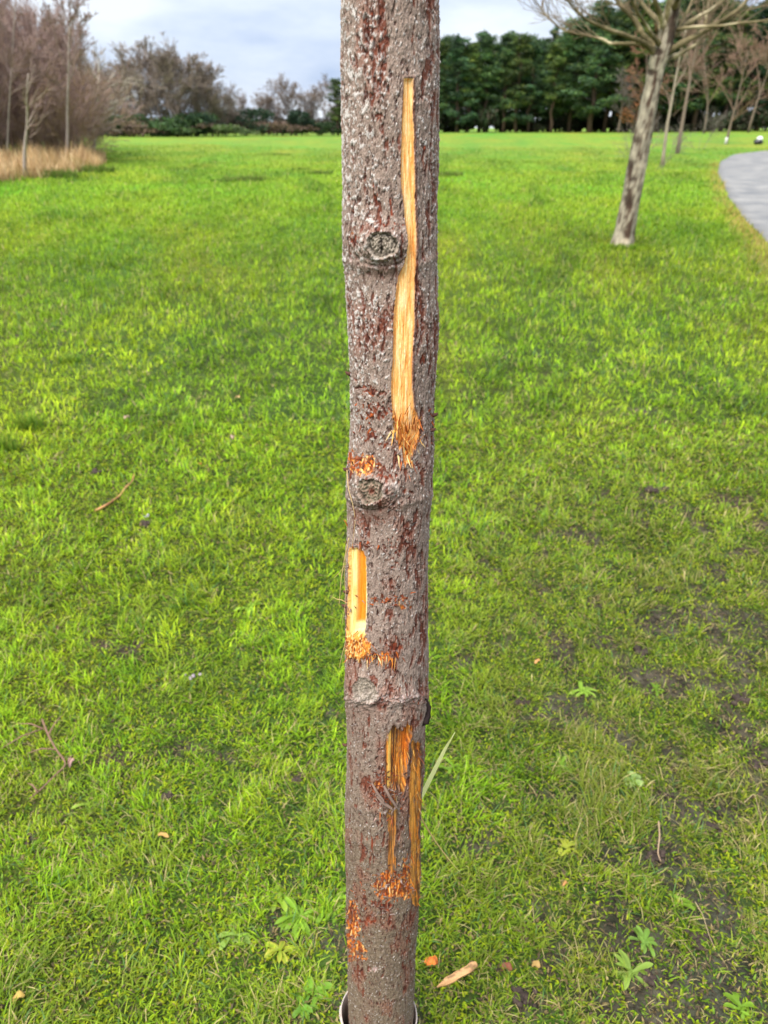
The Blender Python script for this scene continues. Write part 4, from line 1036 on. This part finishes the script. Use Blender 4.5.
# ---- left background: hedge line of big bare trees and evergreens
BG = [lin(138, 122, 110), lin(120, 107, 98), lin(156, 140, 126)]
BB = [(15, .52, .75, .05, 9, .10), (8, .54, .62, .09, 5), (6, .54, .6, .1, 4), (5, .5, .55, .1, 3), (0, 0, 0, .1, 2)]
bv = [bare_tree('bare_tree', 500 + i, 11, .16, BB, [lin(104, 92, 82)], BG, .06, .22, (0, 0), .022) for i in range(4)]
used = [False] * 4
def bg_tree(px, py, yt, k, lab, grp='bare trees along the far left hedge line', sx=1.25):
    d_ = ray(px, 136.5); yy = 114.0 + (142 - py) * 3.0; a = np.array([d_[0] * yy / d_[1], yy, 0])
    a[2] = gz(a[0], a[1]); hh = at(px, yt, a[1])[2] - a[2]
    o = bv[k] if not used[k] else copy_tree(bv[k]); used[k] = True
    s = hh / 12.0; place(o, a[0], a[1], lab, 'tree', grp, g.rand() * 6.28, s * sx, s)
L1 = [(108, 141, 74, 0, 'bare tree immediately right of the left thicket'), (124, 141, 72, 1, 'bare tree left of the two tallest far bare trees'), (143, 142, 62, 2, 'left shoulder tree of the rounded bare clump'),
      (163, 142, 53, 3, 'tallest bare tree in the middle of the far left hedge line'), (178, 142, 57, 0, 'bare tree just right of the tallest far one'), (197, 141, 64, 1, 'bare tree above the green bushes of the far left hedge'),
      (213, 141, 74, 2, 'bare tree above the right end of the green bushes'), (226, 140.5, 92, 3, 'short bare tree where the far left hedge dips')]
for a in L1: bg_tree(*a)
for i, (px, yt) in enumerate(((92, 80), (116, 80), (134, 74), (152, 66), (172, 64), (188, 68), (206, 78), (222, 98), (236, 104))):
    bg_tree(px, 139.2, yt, (i + 2) % 4, 'bare tree at the back of the far left hedge line', 'rear bare trees of the far left hedge line')
for i, (px, yt, lab) in enumerate(((246, 100, 'low bare tree left of the far dark round evergreen'), (262, 98, 'bare tree behind the far dark round evergreen'), (277, 86, 'highest bare tree of the distant group left of the torn trunk'), (291, 90, 'bare tree right of the highest distant one'), (306, 96, 'bare tree above the dark pointed evergreen'), (320, 92, 'bare tree left of the pine beside the torn trunk'), (334, 88, 'bare tree behind the pine beside the torn trunk'))):
    bg_tree(px, 136, yt, i % 4, lab, 'distant bare trees left of the torn trunk', 1.3)
EG = np.array([[.050, .095, .030], [.070, .120, .035], [.032, .062, .024]]); DKG = np.array([[.024, .052, .026], [.034, .066, .028]])
OLV = np.array([[.10, .14, .045], [.08, .12, .04], [.13, .155, .06]]); BRM = np.array([[.20, .13, .09], [.15, .10, .075], [.24, .16, .11]])
for i, (px, yt, w_, pal, lab, cat) in enumerate(((112, 118, 5, DKG, 'dark green bush beside the small pale tree', 'bush'), (130, 112, 6, EG * .8, 'dark green bush left of the reddish scrub', 'bush'), (101, 124, 4, DKG, 'dark bush partly behind the thicket edge', 'bush'),
      (152, 116, 7, BRM, 'reddish-brown scrub mound before the far bare trees', 'scrub'), (134, 124, 5, BRM, 'low reddish-brown scrub left of the larger mound', 'scrub'), (178, 116, 6.5, EG, 'rounded green bush right of the reddish scrub', 'bush'),
      (192, 110, 5, EG * 1.05, 'green bush in the middle of the far left hedge', 'bush'), (203, 108, 4.2, DKG, 'dark upright evergreen among the green bushes', 'bush'), (218, 124, 7, OLV, 'olive green low bush at the right end of the green bushes', 'bush'), (168, 126, 5, OLV * .7, 'low dull green bush before the rounded ones', 'bush'),
      (247, 104, 5.5, DKG, 'dark round evergreen in the far hedge gap', 'evergreen'), (302, 109, 3.6, DKG * .8, 'dark pointed evergreen in the distance', 'evergreen'), (262, 120, 7, BRM * .7, 'brown scrub right of the far dark round evergreen', 'scrub'),
      (282, 120, 8, BRM * .65, 'brown scrub under the highest distant bare tree', 'scrub'), (318, 120, 5, EG * .7, 'dull green bush left of the pine beside the torn trunk', 'bush'), (234, 120, 6, BRM * .75, 'brown scrub left of the far dark round evergreen', 'scrub'))):
    yy = (109.0 if cat == 'bush' or px < 180 else 112) if px < 232 else 122; d_ = ray(px, 135); xx = d_[0] * yy / d_[1]; hh = at(px, yt, yy)[2] - gz(xx, yy)
    o = leafy_bush('bush' if cat == 'bush' else cat, pal, (w_ * .95, w_ * .7, hh), 1700, .22, 600 + i, M_LEAF, 16)
    place(o, xx, yy, lab, cat)
for i, (px, yt, lab) in enumerate(((338, 80, 'green pine half hidden by the torn trunk on its left side'), (352, 84, 'pine hidden behind the torn trunk'))):
    o = copy_tree(PV[i + 1]); yy = 122; d_ = ray(px, 135); xx = d_[0] * yy / d_[1]; s = (at(px, yt, yy)[2] - gz(xx, yy)) / 11.5
    if 'group' in o: del o['group']
    place(o, xx, yy, lab, 'pine tree', None, i, s)
# hedge bottom behind the far trees on the left
HB = np.array([[.10, .075, .055], [.07, .065, .045], [.05, .07, .03], [.12, .09, .07]])
hb = leafy_bush('hedge_bush', HB, (4.5, 2.2, 3.2), 1500, .2, 901, M_LEAF, 14); g = rs(31)
for i in range(38):
    px = -60 + i * 11.5 + g.normal() * 3; yy = 126 + g.rand() * 8; d_ = ray(px, 135); o = hb if i == 0 else copy_tree(hb)
    place(o, d_[0] * (yy / d_[1]), yy, 'brown hedge bush at the foot of the far left trees', 'bush', 'hedge bushes behind the far left trees', g.rand() * 6.28, g.uniform(.8, 1.2), g.uniform(.7, 1.35))
# scrub filling the inside of the left thicket
tb_ = bare_tree('thicket_shrub', 902, 2.6, .012, [(12, .62, .7, .08, 6, .02), (7, .6, .6, .1, 4), (6, .55, .6, .1, 3), (0, 0, 0, .1, 2)], PURP[:1], PURP + [lin(150, 128, 84)], .01, .25, (0, 0), .005, 7, .55)
for i in range(26):
    px = -80 + i * 6.1 + g.normal() * 2; py = g.uniform(150, 163); a = hit(px, py); o = tb_ if i == 0 else copy_tree(tb_)
    place(o, a[0], a[1], 'low twiggy brown shrub inside the left thicket', 'shrub', 'low shrubs of the left thicket', g.rand() * 6.28, g.uniform(.7, 1.2))
# ---------------------------------------------------------------- rushes, plants and litter on the turf
def rush(px, py, w, h, n, lab, seed, pal=((.08, .15, .02), (.12, .19, .03), (.19, .20, .05)), grp='dark tufts of coarse grass in the field'):
    g = rs(seed); b = hit(px, py); P = np.stack([np.clip(g.normal(size=n), -1.5, 1.5) * w * .35, np.clip(g.normal(size=n), -1.5, 1.5) * w * .2, np.zeros(n) - .01], 1)
    s = max(1, b[1] / 3)
    pal = np.array(pal); col = pal[g.randint(3, size=n)] * g.uniform(.7, 1.3, (n, 1))
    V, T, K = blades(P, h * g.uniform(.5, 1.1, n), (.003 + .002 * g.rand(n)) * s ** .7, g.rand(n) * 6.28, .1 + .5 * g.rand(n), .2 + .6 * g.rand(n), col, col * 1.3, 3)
    tag(mesh('grass_tuft', V, T, M_GRASS, col=K, loc=b), lab, 'grass tuft', grp)
rush(243, 181, 1.1, .22, 700, 'broad dark grass tuft in the far field left of the torn trunk', 1)
rush(222, 182, .6, .14, 300, 'small dark tuft beside the broad one in the far field', 2)
rush(318, 174, 1.0, .18, 400, 'dark grass tuft just left of the torn trunk far out', 3)
rush(300, 170, .6, .14, 260, 'faint thin tuft farthest out near the torn trunk', 4)
rush(448, 176, .9, .20, 400, 'dark grass tuft peeping out right of the torn trunk', 5)
rush(275, 155, 1.6, .15, 300, 'low dark tuft nearest the distant trees', 6)
rush(60, 178, .9, .35, 400, 'green tuft in front of the tan grass', 7)
rush(96, 172, 1.0, .3, 400, 'green tuft at the right end of the tan grass', 8)
rush(28, 430, .13, .15, 190, 'blurred dark green tuft at the left edge halfway down', 9, ((.10, .20, .02), (.14, .25, .025), (.22, .28, .03)))
rush(4, 452, .12, .13, 170, 'dark green tuft cut by the left edge halfway down', 10, ((.10, .20, .02), (.14, .25, .025), (.22, .28, .03)))
rush(70, 362, .12, .08, 160, 'small dark tuft in the left part of the lawn', 11, ((.10, .20, .02), (.14, .25, .025), (.22, .28, .03)))

rush(616, 249, .5, .10, 260, 'longer grass crowding the foot of the leaning tree on its left', 12, ((.08, .16, .01), (.12, .22, .015), (.2, .26, .02)))
rush(634, 249, .5, .10, 260, 'longer grass crowding the foot of the leaning tree on its right', 13, ((.08, .16, .01), (.12, .22, .015), (.2, .26, .02)))

def gpt(px, py, up=0.0):
    b = hit(px, py); b = np.array(b); b[2] += up + .010 * float(fbm(np.array([b[0] * 3]), np.array([b[1] * 3]), 0, 2, 31)[0]); return b

def leaf_strip(mb, base, az, L, W, elev, drop, c1, c2, shape=2.0, fold=.25, wav=0.0, seg=7, rg=None):
    """one broad leaf with a fold along its rib"""
    d = np.array([math.cos(az), math.sin(az)]); s = np.array([-d[1], d[0]]); p = np.array([0, 0, 0.0]); a = elev; V = []; K = []
    for k in range(seg + 1):
        t = k / seg; w = W * (math.sin(math.pi * min(1, .06 + t * .94) ** shape) ** .8 if t < 1 else .02) ; w = max(w, W * .10 if t < .5 else .0)
        zz = wav * math.sin(t * 9 + az)
        for e, q in ((-1, fold), (0, 0), (1, fold)):
            V.append([base[0] + p[0] + s[0] * e * w / 2, base[1] + p[1] + s[1] * e * w / 2, base[2] + p[2] + abs(e) * w * q + zz * e * W])
            K.append(c1 * (1 - t) + c2 * t if e else (c1 * 1.35))
        p = p + np.array([d[0] * math.cos(a), d[1] * math.cos(a), math.sin(a)]) * L / seg; a -= drop / seg
    Q = [(3 * k + j, 3 * k + j + 1, 3 * k + 4 + j, 3 * k + 3 + j) for k in range(seg) for j in (0, 1)]
    mb.add(V, Q, None, np.array(K))

def rosette(px, py, n, L, W, lab, seed, c=(.12, .26, .03), c2=(.20, .36, .06), shape=1.6, elev=(.15, .8), grp=None, name='broadleaf_weed', cat='weed'):
    rg = random.Random(seed); mb = MB(); b = gpt(px, py, .006)
    n = int(n * 1.9); c = np.array(c) * [1.0, .85, .4]; c2 = np.array(c2) * [1.1, .95, .5]
    for i in range(n):
        k = .64 * rg.uniform(.35, 1.25); az = i * 2.4 + rg.uniform(-1.1, 1.1)
        leaf_strip(mb, [rg.gauss(0, .004), rg.gauss(0, .004), 0], az, L * k, W * k * .85, rg.uniform(*elev) * .6, rg.uniform(.5, 1.3), np.array(c) * rg.uniform(.7, 1.25), np.array(c2) * rg.uniform(.7, 1.25), shape, .22, .12)
    tag(mb.build(name, M_LEAF, loc=b), lab, cat, grp)
W_ = 'broad-leaved weeds in the turf'
rosette(300, 916, 18, .085, .020, 'largest weed rosette, long pale green leaves just left of the tree foot', 1, grp=W_)
rosette(334, 905, 12, .075, .018, 'narrow-leaved rosette touching the left side of the stem', 2, grp=W_)
rosette(278, 898, 9, .055, .022, 'small rounded-leaf rosette beside the largest one', 3, (.16, .30, .05), (.30, .42, .10), grp=W_)
rosette(235, 936, 10, .055, .020, 'grey-green weed left of the largest rosette', 4, (.14, .26, .08), (.22, .36, .14), grp=W_)
rosette(280, 950, 8, .05, .02, 'weed with yellowing leaves below the largest rosette', 5, (.20, .32, .05), (.5, .5, .10), grp=W_)
rosette(315, 990, 9, .055, .028, 'soft round-leaved weed just left of the white guard', 6, (.12, .28, .04), (.20, .40, .08), 1.0, grp=W_)
rosette(303, 1006, 7, .05, .025, 'round-leaved weed at the lower picture edge left of the guard', 7, (.10, .26, .05), (.18, .36, .08), 1.0, grp=W_)
rosette(92, 806, 6, .07, .016, 'spiky pale-leaved weed in the lower left turf', 8, (.18, .34, .06), (.32, .46, .14), grp=W_)
rosette(632, 975, 12, .07, .020, 'pale rosette beside the dark clod at lower right', 9, (.14, .25, .07), (.24, .38, .12), grp=W_)
rosette(645, 945, 9, .05, .02, 'dull green rosette just above the pale one at lower right', 10, (.10, .22, .06), (.2, .34, .1), grp=W_)
rosette(680, 905, 6, .04, .018, 'small bright green weed at right', 11, grp=W_)
rosette(740, 1012, 8, .045, .02, 'small weed at the lower right corner', 12, grp=W_)
rosette(583, 693, 12, .075, .022, 'bright weed clump in the muddy turf right of the middle stem', 13, (.16, .32, .06), (.30, .46, .12), grp=W_)
rosette(560, 768, 8, .06, .018, 'weed between the bright clump and the lower rosettes', 14, grp=W_)
rosette(632, 782, 6, .04, .028, 'bluish pale weed with flat leaves', 15, (.20, .34, .20), (.30, .44, .26), grp=W_)
rosette(655, 692, 6, .05, .018, 'small weed right of the bright clump', 16, grp=W_)
rosette(450, 770, 7, .055, .018, 'weed right of the splintered wound', 17, grp=W_)
rosette(500, 520, 7, .08, .03, 'blurred pale weed right of the stem at mid height', 18, (.2, .34, .08), (.34, .46, .16), grp=W_)
rosette(545, 512, 6, .08, .03, 'blurred weed beside the pale one at mid height', 19, grp=W_)
rosette(673, 448, 8, .09, .03, 'pale bluish blurred weed in the right part of the lawn', 20, (.22, .38, .14), (.3, .46, .2), grp=W_)
rosette(185, 880, 6, .05, .016, 'weed in the lower left turf between the twig and the largest rosette', 21, grp=W_)
rosette(565, 850, 6, .04, .02, 'small yellowish weed low in the right turf', 22, (.24, .32, .06), (.4, .44, .12), grp=W_)
rosette(250, 608, 6, .07, .022, 'small pale weed left of the middle of the stem', 23, (.18, .36, .06), (.32, .48, .14), grp=W_)

def dead_leaf(px, py, L, W, c, lab, seed, name='dead_leaf', cat='leaf'):
    rg = random.Random(seed); mb = MB(); b = gpt(px, py, .012); L *= .85; W *= .8; c = c * .85
    leaf_strip(mb, [0, 0, 0], rg.uniform(0, 6.28), L, W, rg.uniform(.1, .7), rg.uniform(.6, 2.0), c * .85, c, 1.2, .35, .25)
    tag(mb.build(name, M_LEAF, loc=b), lab, cat, 'dead leaves lying on the turf')
TAN = lin(206, 164, 96); BR = lin(150, 92, 66); PK = lin(206, 172, 150)
dead_leaf(15, 1008, .030, .022, lin(222, 184, 100), 'curled tan leaf in the lower left corner', 1)
dead_leaf(235, 400, .045, .035, lin(214, 176, 120), 'pale tan leaf left of the stem, upper of two', 2)
dead_leaf(232, 441, .05, .03, PK, 'pinkish upright leaf left of the stem, lower of two', 3)
dead_leaf(293, 294, .07, .05, lin(190, 160, 110), 'blurred tan leaf far out left of the upper knot', 4)
dead_leaf(130, 419, .05, .035, PK * .9, 'pale brown leaf above the curved stick', 5)
dead_leaf(75, 402, .05, .03, BR, 'brown leaf in the left turf above the pale one', 6)
dead_leaf(201, 466, .04, .02, lin(200, 130, 60), 'orange-brown leaf between stick and stem', 7)
dead_leaf(70, 770, .03, .02, lin(190, 150, 140), 'pinkish leaf caught on the fallen twig', 8)
dead_leaf(170, 842, .035, .015, TAN, 'small tan leaf low in the left turf', 9)
dead_leaf(540, 665, .03, .015, lin(222, 160, 100), 'small orange-tan leaf right of the lowest knot', 10)
dead_leaf(540, 970, .025, .02, lin(196, 160, 96), 'small tan leaf right of the wood chip', 11)
dead_leaf(512, 972, .03, .022, BR, 'brown leaf near the wood chip', 12)
dead_leaf(58, 636, .045, .02, lin(96, 70, 52), 'dark brown leaf scrap at far left', 13)
dead_leaf(562, 890, .022, .01, lin(206, 150, 90), 'tiny tan leaf in the right turf', 14)
dead_leaf(423, 520, .05, .03, lin(205, 205, 190), 'whitish leaf right behind the stem at mid height', 15)

# wood chip, orange flake, curved stick, pale scrap, fallen twig
def chip(px, py, qx, qy, w, h, c, lab, name='wood_chip', cat='wood chip'):
    a, b = gpt(px, py, .012), gpt(qx, qy, .016); m = (a + b) / 2; d = b - a; L = np.linalg.norm(d); d /= L; s = np.cross(d, [0, 0, 1]); s /= np.linalg.norm(s); u = np.cross(s, d)
    n = 26; V = []; K = []
    for k in range(n):
        t = k / (n - 1); ww = w * (.18 + .82 * ss(0, .3, t)) * (1 - .25 * ss(.93, 1, t)) * (1 + .12 * float(pn(t * 9, 1, 0, 5)))
        off = .10 * w * float(pn(t * 6, 0, 0, 6))
        for j, (e, f) in enumerate(((-1, -.4), (-.9, .35), (-.2, .6), (.5, .45), (1, .1), (.8, -.5))):
            V.append(d * (t - .5) * L + s * (e * ww / 2 + off) + u * f * h * (.5 + .5 * ss(0, .2, t)) * (1 + .3 * float(pn(t * 14, j, 0, 7))))
            K.append(c * (1 + .35 * float(pn(t * 3, j * 1.7, 0, 8))) * (.45 if pn(t * 5, j * .9, 0, 9) > .28 else 1))
    I = np.arange(n - 1)[:, None] * 6; J = np.arange(6)[None]; k2 = (J + 1) % 6
    Q = np.stack([I + J, I + k2, I + 6 + k2, I + 6 + J], -1).reshape(-1, 4)
    mb = MB(); mb.add(V, Q, [(0, j + 1, j) for j in range(1, 5)] + [((n - 1) * 6, (n - 1) * 6 + j, (n - 1) * 6 + j + 1) for j in range(1, 5)], np.array(K))
    tag(mb.build(name, M_CHIP, smooth=False, loc=m), lab, cat)
chip(437, 990, 476, 968, .014, .010, lin(206, 156, 104), 'pale splinter of wood lying right of the tree foot')
chip(424, 966, 437, 964, .016, .012, lin(226, 122, 50), 'small bright orange wood scrap beside the tree foot', 'wood_scrap')
def tube_on_ground(name, pts, r, c, lab, cat, up=.015, mt=M_CHIP):
    P = np.array([gpt(a_, b_, up) for a_, b_ in pts]); t = np.arange(len(P)); tt = np.linspace(0, len(P) - 1, 30)
    Q = np.stack([np.interp(tt, t, P[:, k]) for k in range(3)], 1)
    for _ in range(3): Q[1:-1] = .25 * Q[:-2] + .5 * Q[1:-1] + .25 * Q[2:]
    m = Q.mean(0); mb = MB(); rad = np.linspace(r, r * .5, 30) * (1 + .2 * pn(np.arange(30) * .9, 0, 0, 3)); mb.tube(Q - m, rad, 7, c)
    return mb, m, Q
mb, m, Q = tube_on_ground('s', [(96, 514), (108, 508), (121, 499), (126, 491), (133, 485), (135, 475)], .0062, mixc(lin(190, 140, 88), lin(140, 96, 62), ss(-.2, .4, pn(np.arange(30) * .45, 0, 0, 4))), '', '')
tag(mb.build('curved_stick', M_CHIP, loc=m), 'curved tan stick lying in the left turf', 'stick')
mb, m, Q = tube_on_ground('s', [(44, 726), (50, 742), (58, 757), (70, 772), (58, 782), (44, 796), (32, 806)], .003, lin(122, 92, 74), '', '', .03)
for (a_, b_, c_, d_) in ((50, 742, 66, 722), (46, 736, 20, 732), (58, 757, 30, 762), (44, 736, 4, 758), (70, 772, 76, 764), (40, 800, 30, 792)):
    A, B = gpt(a_, b_, .03), gpt(c_, d_, .035); mb.tube(np.array([A, (A + B) / 2 + [0, .004, .006], B]) - m, [.0022, .0018, .0008], 5, lin(130, 98, 80))
tag(mb.build('fallen_twig', M_CHIP, loc=m), 'thin reddish forked twig lying in the lower left turf', 'twig')
mb, m, Q = tube_on_ground('s', [(657, 828), (658, 842), (656, 860), (659, 868)], .0024, lin(160, 134, 104), '', '', .015)
tag(mb.build('dry_twig', M_CHIP, loc=m), 'short pale dry twig standing out in the right turf', 'twig')
mb, m, Q = tube_on_ground('s', [(692, 912), (700, 925), (706, 945), (712, 960)], .0009, lin(168, 146, 108), '', '', .03)
tag(mb.build('dry_stalk', M_CHIP, loc=m), 'thin bent dry stalk above the dark clod at right', 'stalk')
mb, m, Q = tube_on_ground('s', [(742, 810), (752, 800), (758, 822), (762, 842)], .0009, lin(168, 146, 108), '', '', .03)
tag(mb.build('dry_stalk', M_CHIP, loc=m), 'pale dry stalk near the right edge', 'stalk')

def clod(px, py, r, lab, seed, c=lin(62, 50, 42), grp='dark soil clods and worm casts', n=20, name='soil_clod', cat='soil clod', mt=M_SOIL, lift=.0):
    g = rs(seed); b = gpt(px, py, lift); vs = []; mb = MB()
    for i in range(n):
        rr = r * g.uniform(.16, .42); p0 = np.array([g.normal() * r * .5, g.normal() * r * .4, rr * .35 + r * .25 * g.rand()])
        la, lo_ = np.meshgrid(np.linspace(-math.pi / 2, math.pi / 2, 9), np.linspace(0, 2 * math.pi, 13)[:-1], indexing='ij')
        u = np.stack([np.cos(la) * np.cos(lo_), np.cos(la) * np.sin(lo_), np.sin(la)], -1).reshape(-1, 3)
        k = 1 + .38 * pn(u[:, 0] * 1.7 + i * 5, u[:, 1] * 1.7, u[:, 2] * 1.7, seed) + .18 * pn(u[:, 0] * 4.5, u[:, 1] * 4.5 + i, u[:, 2] * 4.5, seed)
        V = u * (k * rr)[:, None] * [1, 1, .7] + p0
        I = (np.arange(8)[:, None] * 12); J = np.arange(12)[None]
        Q = np.stack([I + J, I + (J + 1) % 12, I + 12 + (J + 1) % 12, I + 12 + J], -1).reshape(-1, 4)
        mb.add(V, Q, None, c * g.uniform(.75, 1.25))
    tag(mb.build(name, mt, loc=b), lab, cat, grp)
for i, (px, py, r, lab) in enumerate(((706, 830, .024, 'largest dark crumbly clod in the right turf'), (695, 940, .022, 'dark clod near the lower right rosettes'), (646, 980, .018, 'dark clod against the pale rosette'), (500, 964, .018, 'dark clod right of the wood chip'),
     (522, 998, .022, 'dark clod at the lower edge right of the wood chip'), (757, 765, .02, 'clod at the right edge'), (595, 782, .012, 'small round clod left of the bluish weed'), (665, 796, .018, 'clod right of the bluish weed'), (645, 655, .03, 'dark clod in the muddy right turf, upper'),
     (530, 770, .014, 'small clod between stem and weeds'), (522, 705, .022, 'flat clod right of the torn trunk'), (655, 860, .018, 'clod below the pale dry twig'), (740, 700, .03, 'worm-cast patch at upper right'), (498, 572, .02, 'small dark clod near the stem, blurred'), (655, 492, .04, 'blurred dark clod patch in the middle right'),
     (660, 592, .022, 'blurred dark cast right of centre'), (96, 474, .03, 'blurred dark lump at left near the curved stick'), (146, 524, .03, 'dark lump beside the curved stick'), (30, 838, .02, 'dark clod low in the left turf'), (168, 800, .02, 'dark clod in the middle left turf'), (295, 778, .018, 'grey clod left of the low wound'), (110, 500, .012, 'small lump by the stick'))):
    clod(px, py, r, lab, 700 + i)
clod(192, 682, .016, 'pale grey-lilac crumb of fungus or feather on the left turf', 760, lin(142, 128, 132), None, 9, 'pale_scrap', 'scrap', lift=.012)
clod(147, 520, .014, 'pale grey scrap beside the curved stick', 761, lin(150, 144, 150), None, 6, 'pale_scrap', 'scrap', lift=.02)

# long dry grass leaf and thin stem caught behind the trunk
def ribbon(name, pts, Y, w, c, lab, cat):
    P = np.array([at(a_, b_, Y + dy) for a_, b_, dy in pts]); t = np.arange(len(P)); tt = np.linspace(0, len(P) - 1, 26)
    Q = np.stack([np.interp(tt, t, P[:, k]) for k in range(3)], 1)
    for _ in range(3): Q[1:-1] = .25 * Q[:-2] + .5 * Q[1:-1] + .25 * Q[2:]
    tg_ = np.gradient(Q, axis=0); s = np.cross(tg_, [0, 1, 0.3]); s /= np.linalg.norm(s, axis=1)[:, None]
    u = np.linspace(0, 1, 26); ww = w * (.55 + .45 * ss(0, .3, u)) * (1 - u ** 3) + .0002
    m = Q.mean(0); V = np.stack([Q - s * ww[:, None] / 2, Q + [0, .0012 * w / .004, 0], Q + s * ww[:, None] / 2, Q - [0, .0004, 0]], 1).reshape(-1, 3) - m
    I = np.arange(25)[:, None] * 4; J = np.arange(4)[None]; Qd = np.stack([I + J, I + (J + 1) % 4, I + 4 + (J + 1) % 4, I + 4 + J], -1).reshape(-1, 4)
    tag(mesh(name, V, Qd, M_LEAF, smooth=False, col=np.repeat(mixc(np.tile(c, (26, 1)), c * 1.1, u), 4, axis=0), loc=m), lab, cat)
ribbon('grass_leaf', [(408, 822, -.02), (421, 797, 0), (434, 771, .01), (446, 747, .015), (455, 733, .01)], .77, .0078, lin(244, 244, 176), 'long pale green grass leaf caught behind the right side of the trunk', 'leaf')
ribbon('dry_straw', [(412, 800, 0), (421, 818, 0), (433, 838, .01), (446, 856, .02), (460, 872, .03)], .76, .0024, lin(236, 210, 150), 'thin tan dry straw hanging from behind the trunk', 'straw')
# black and white bundle on the far grass
b = hit(758, 144.5)
root = empty('rubbish_bundle', b, 'small black and white bundle on the grass beyond the path', 'rubbish bag')
def blob(name, cen, rad, c, seed):
    la, lo_ = np.meshgrid(np.linspace(-math.pi / 2, math.pi / 2, 13), np.linspace(0, 2 * math.pi, 21)[:-1], indexing='ij')
    u = np.stack([np.cos(la) * np.cos(lo_), np.cos(la) * np.sin(lo_), np.sin(la)], -1).reshape(-1, 3)
    V = u * np.array(rad) * (1 + .25 * pn(u[:, 0] * 2, u[:, 1] * 2, u[:, 2] * 2, seed) + .1 * pn(u[:, 0] * 6, u[:, 1] * 6, u[:, 2] * 6, seed))[:, None] + cen
    I = np.arange(12)[:, None] * 20; J = np.arange(20)[None]
    mb = MB(); mb.add(V, np.stack([I + J, I + (J + 1) % 20, I + 20 + (J + 1) % 20, I + 20 + J], -1).reshape(-1, 4), None, c); return mb.build(name, M_BAG, root)
k = b[1] / 76
blob('black_bag', [0, 0, .20 * k], [.42 * k, .3 * k, .26 * k], np.array([.02, .02, .022]), 1); blob('white_bag', [.06 * k, -.02, .46 * k], [.26 * k, .22 * k, .20 * k], np.array([.75, .74, .72]), 2)

# ---------------------------------------------------------------- sky, sun, camera
w = bpy.data.worlds.new('World'); bpy.context.scene.world = w; w.use_nodes = True
N, Lk = w.node_tree.nodes, w.node_tree.links
bg = N['Background']; bg.inputs['Strength'].default_value = .1
SUN_EL, SUN_AZ = R(58), R(215)       # azimuth clockwise from +Y: behind the camera, to the left
sky = N.new('ShaderNodeTexSky'); sky.sky_type = 'NISHITA'; sky.sun_disc = False; sky.sun_elevation = SUN_EL; sky.sun_rotation = SUN_AZ
tc = N.new('ShaderNodeTexCoord'); sx = N.new('ShaderNodeSeparateXYZ'); Lk.new(tc.outputs['Generated'], sx.inputs[0])
def mrange(src, a, b_, c_, d_):
    m = N.new('ShaderNodeMapRange'); m.inputs[1].default_value = a; m.inputs[2].default_value = b_; m.inputs[3].default_value = c_; m.inputs[4].default_value = d_; Lk.new(src, m.inputs[0]); return m.outputs[0]
mp = N.new('ShaderNodeMapping'); mp.inputs['Scale'].default_value = (1, 1, 3.0); mp.inputs['Location'].default_value = (.35, .2, .1); Lk.new(tc.outputs['Generated'], mp.inputs[0])
n1 = N.new('ShaderNodeTexNoise'); n1.inputs['Scale'].default_value = 3.0; n1.inputs['Detail'].default_value = 6; n1.inputs['Roughness'].default_value = .5; Lk.new(mp.outputs[0], n1.inputs[0])
r = N.new('ShaderNodeValToRGB'); e = r.color_ramp.elements; e[0].position = .40; e[0].color = (.42, .52, .73, 1); e[1].position = .60; e[1].color = (.80, .86, .95, 1)
Lk.new(n1.outputs['Fac'], r.inputs[0])
zen = mrange(sx.outputs[2], .12, .9, SKYB, SKYZ)
vm = N.new('ShaderNodeVectorMath'); vm.operation = 'SCALE'; Lk.new(r.outputs[0], vm.inputs[0]); Lk.new(zen, vm.inputs['Scale'])
mx = N.new('ShaderNodeMix'); mx.data_type = 'RGBA'; mx.inputs[0].default_value = .9; Lk.new(sky.outputs[0], mx.inputs[6]); Lk.new(vm.outputs[0], mx.inputs[7])
Lk.new(mx.outputs[2], bg.inputs[0])
sl = bpy.data.lights.new('sun', 'SUN'); sl.energy = 4.3; sl.angle = R(38); sl.color = (1, .965, .91)
so = bpy.data.objects.new('sun', sl); C.objects.link(so); so.location = (-3, -4, 8)
so.rotation_euler = (math.pi / 2 - SUN_EL, 0, math.pi - SUN_AZ)
cd = bpy.data.cameras.new('camera'); co = bpy.data.objects.new('camera', cd); C.objects.link(co)
cd.sensor_fit = 'VERTICAL'; cd.sensor_height = 36; cd.lens = 36 * F / 1024; cd.clip_start = .02; cd.clip_end = 3000
co.location = (0, 0, H); co.rotation_euler = (math.pi / 2 - PITCH, 0, 0)
cd.dof.use_dof = True; cd.dof.focus_distance = .78; cd.dof.aperture_fstop = 8.0
S = bpy.context.scene; S.camera = co
S.view_settings.view_transform = 'Standard'; S.view_settings.look = 'None'; S.view_settings.exposure = EXPO; S.view_settings.gamma = 1
S.cycles.max_bounces = 6; S.cycles.use_denoising = True
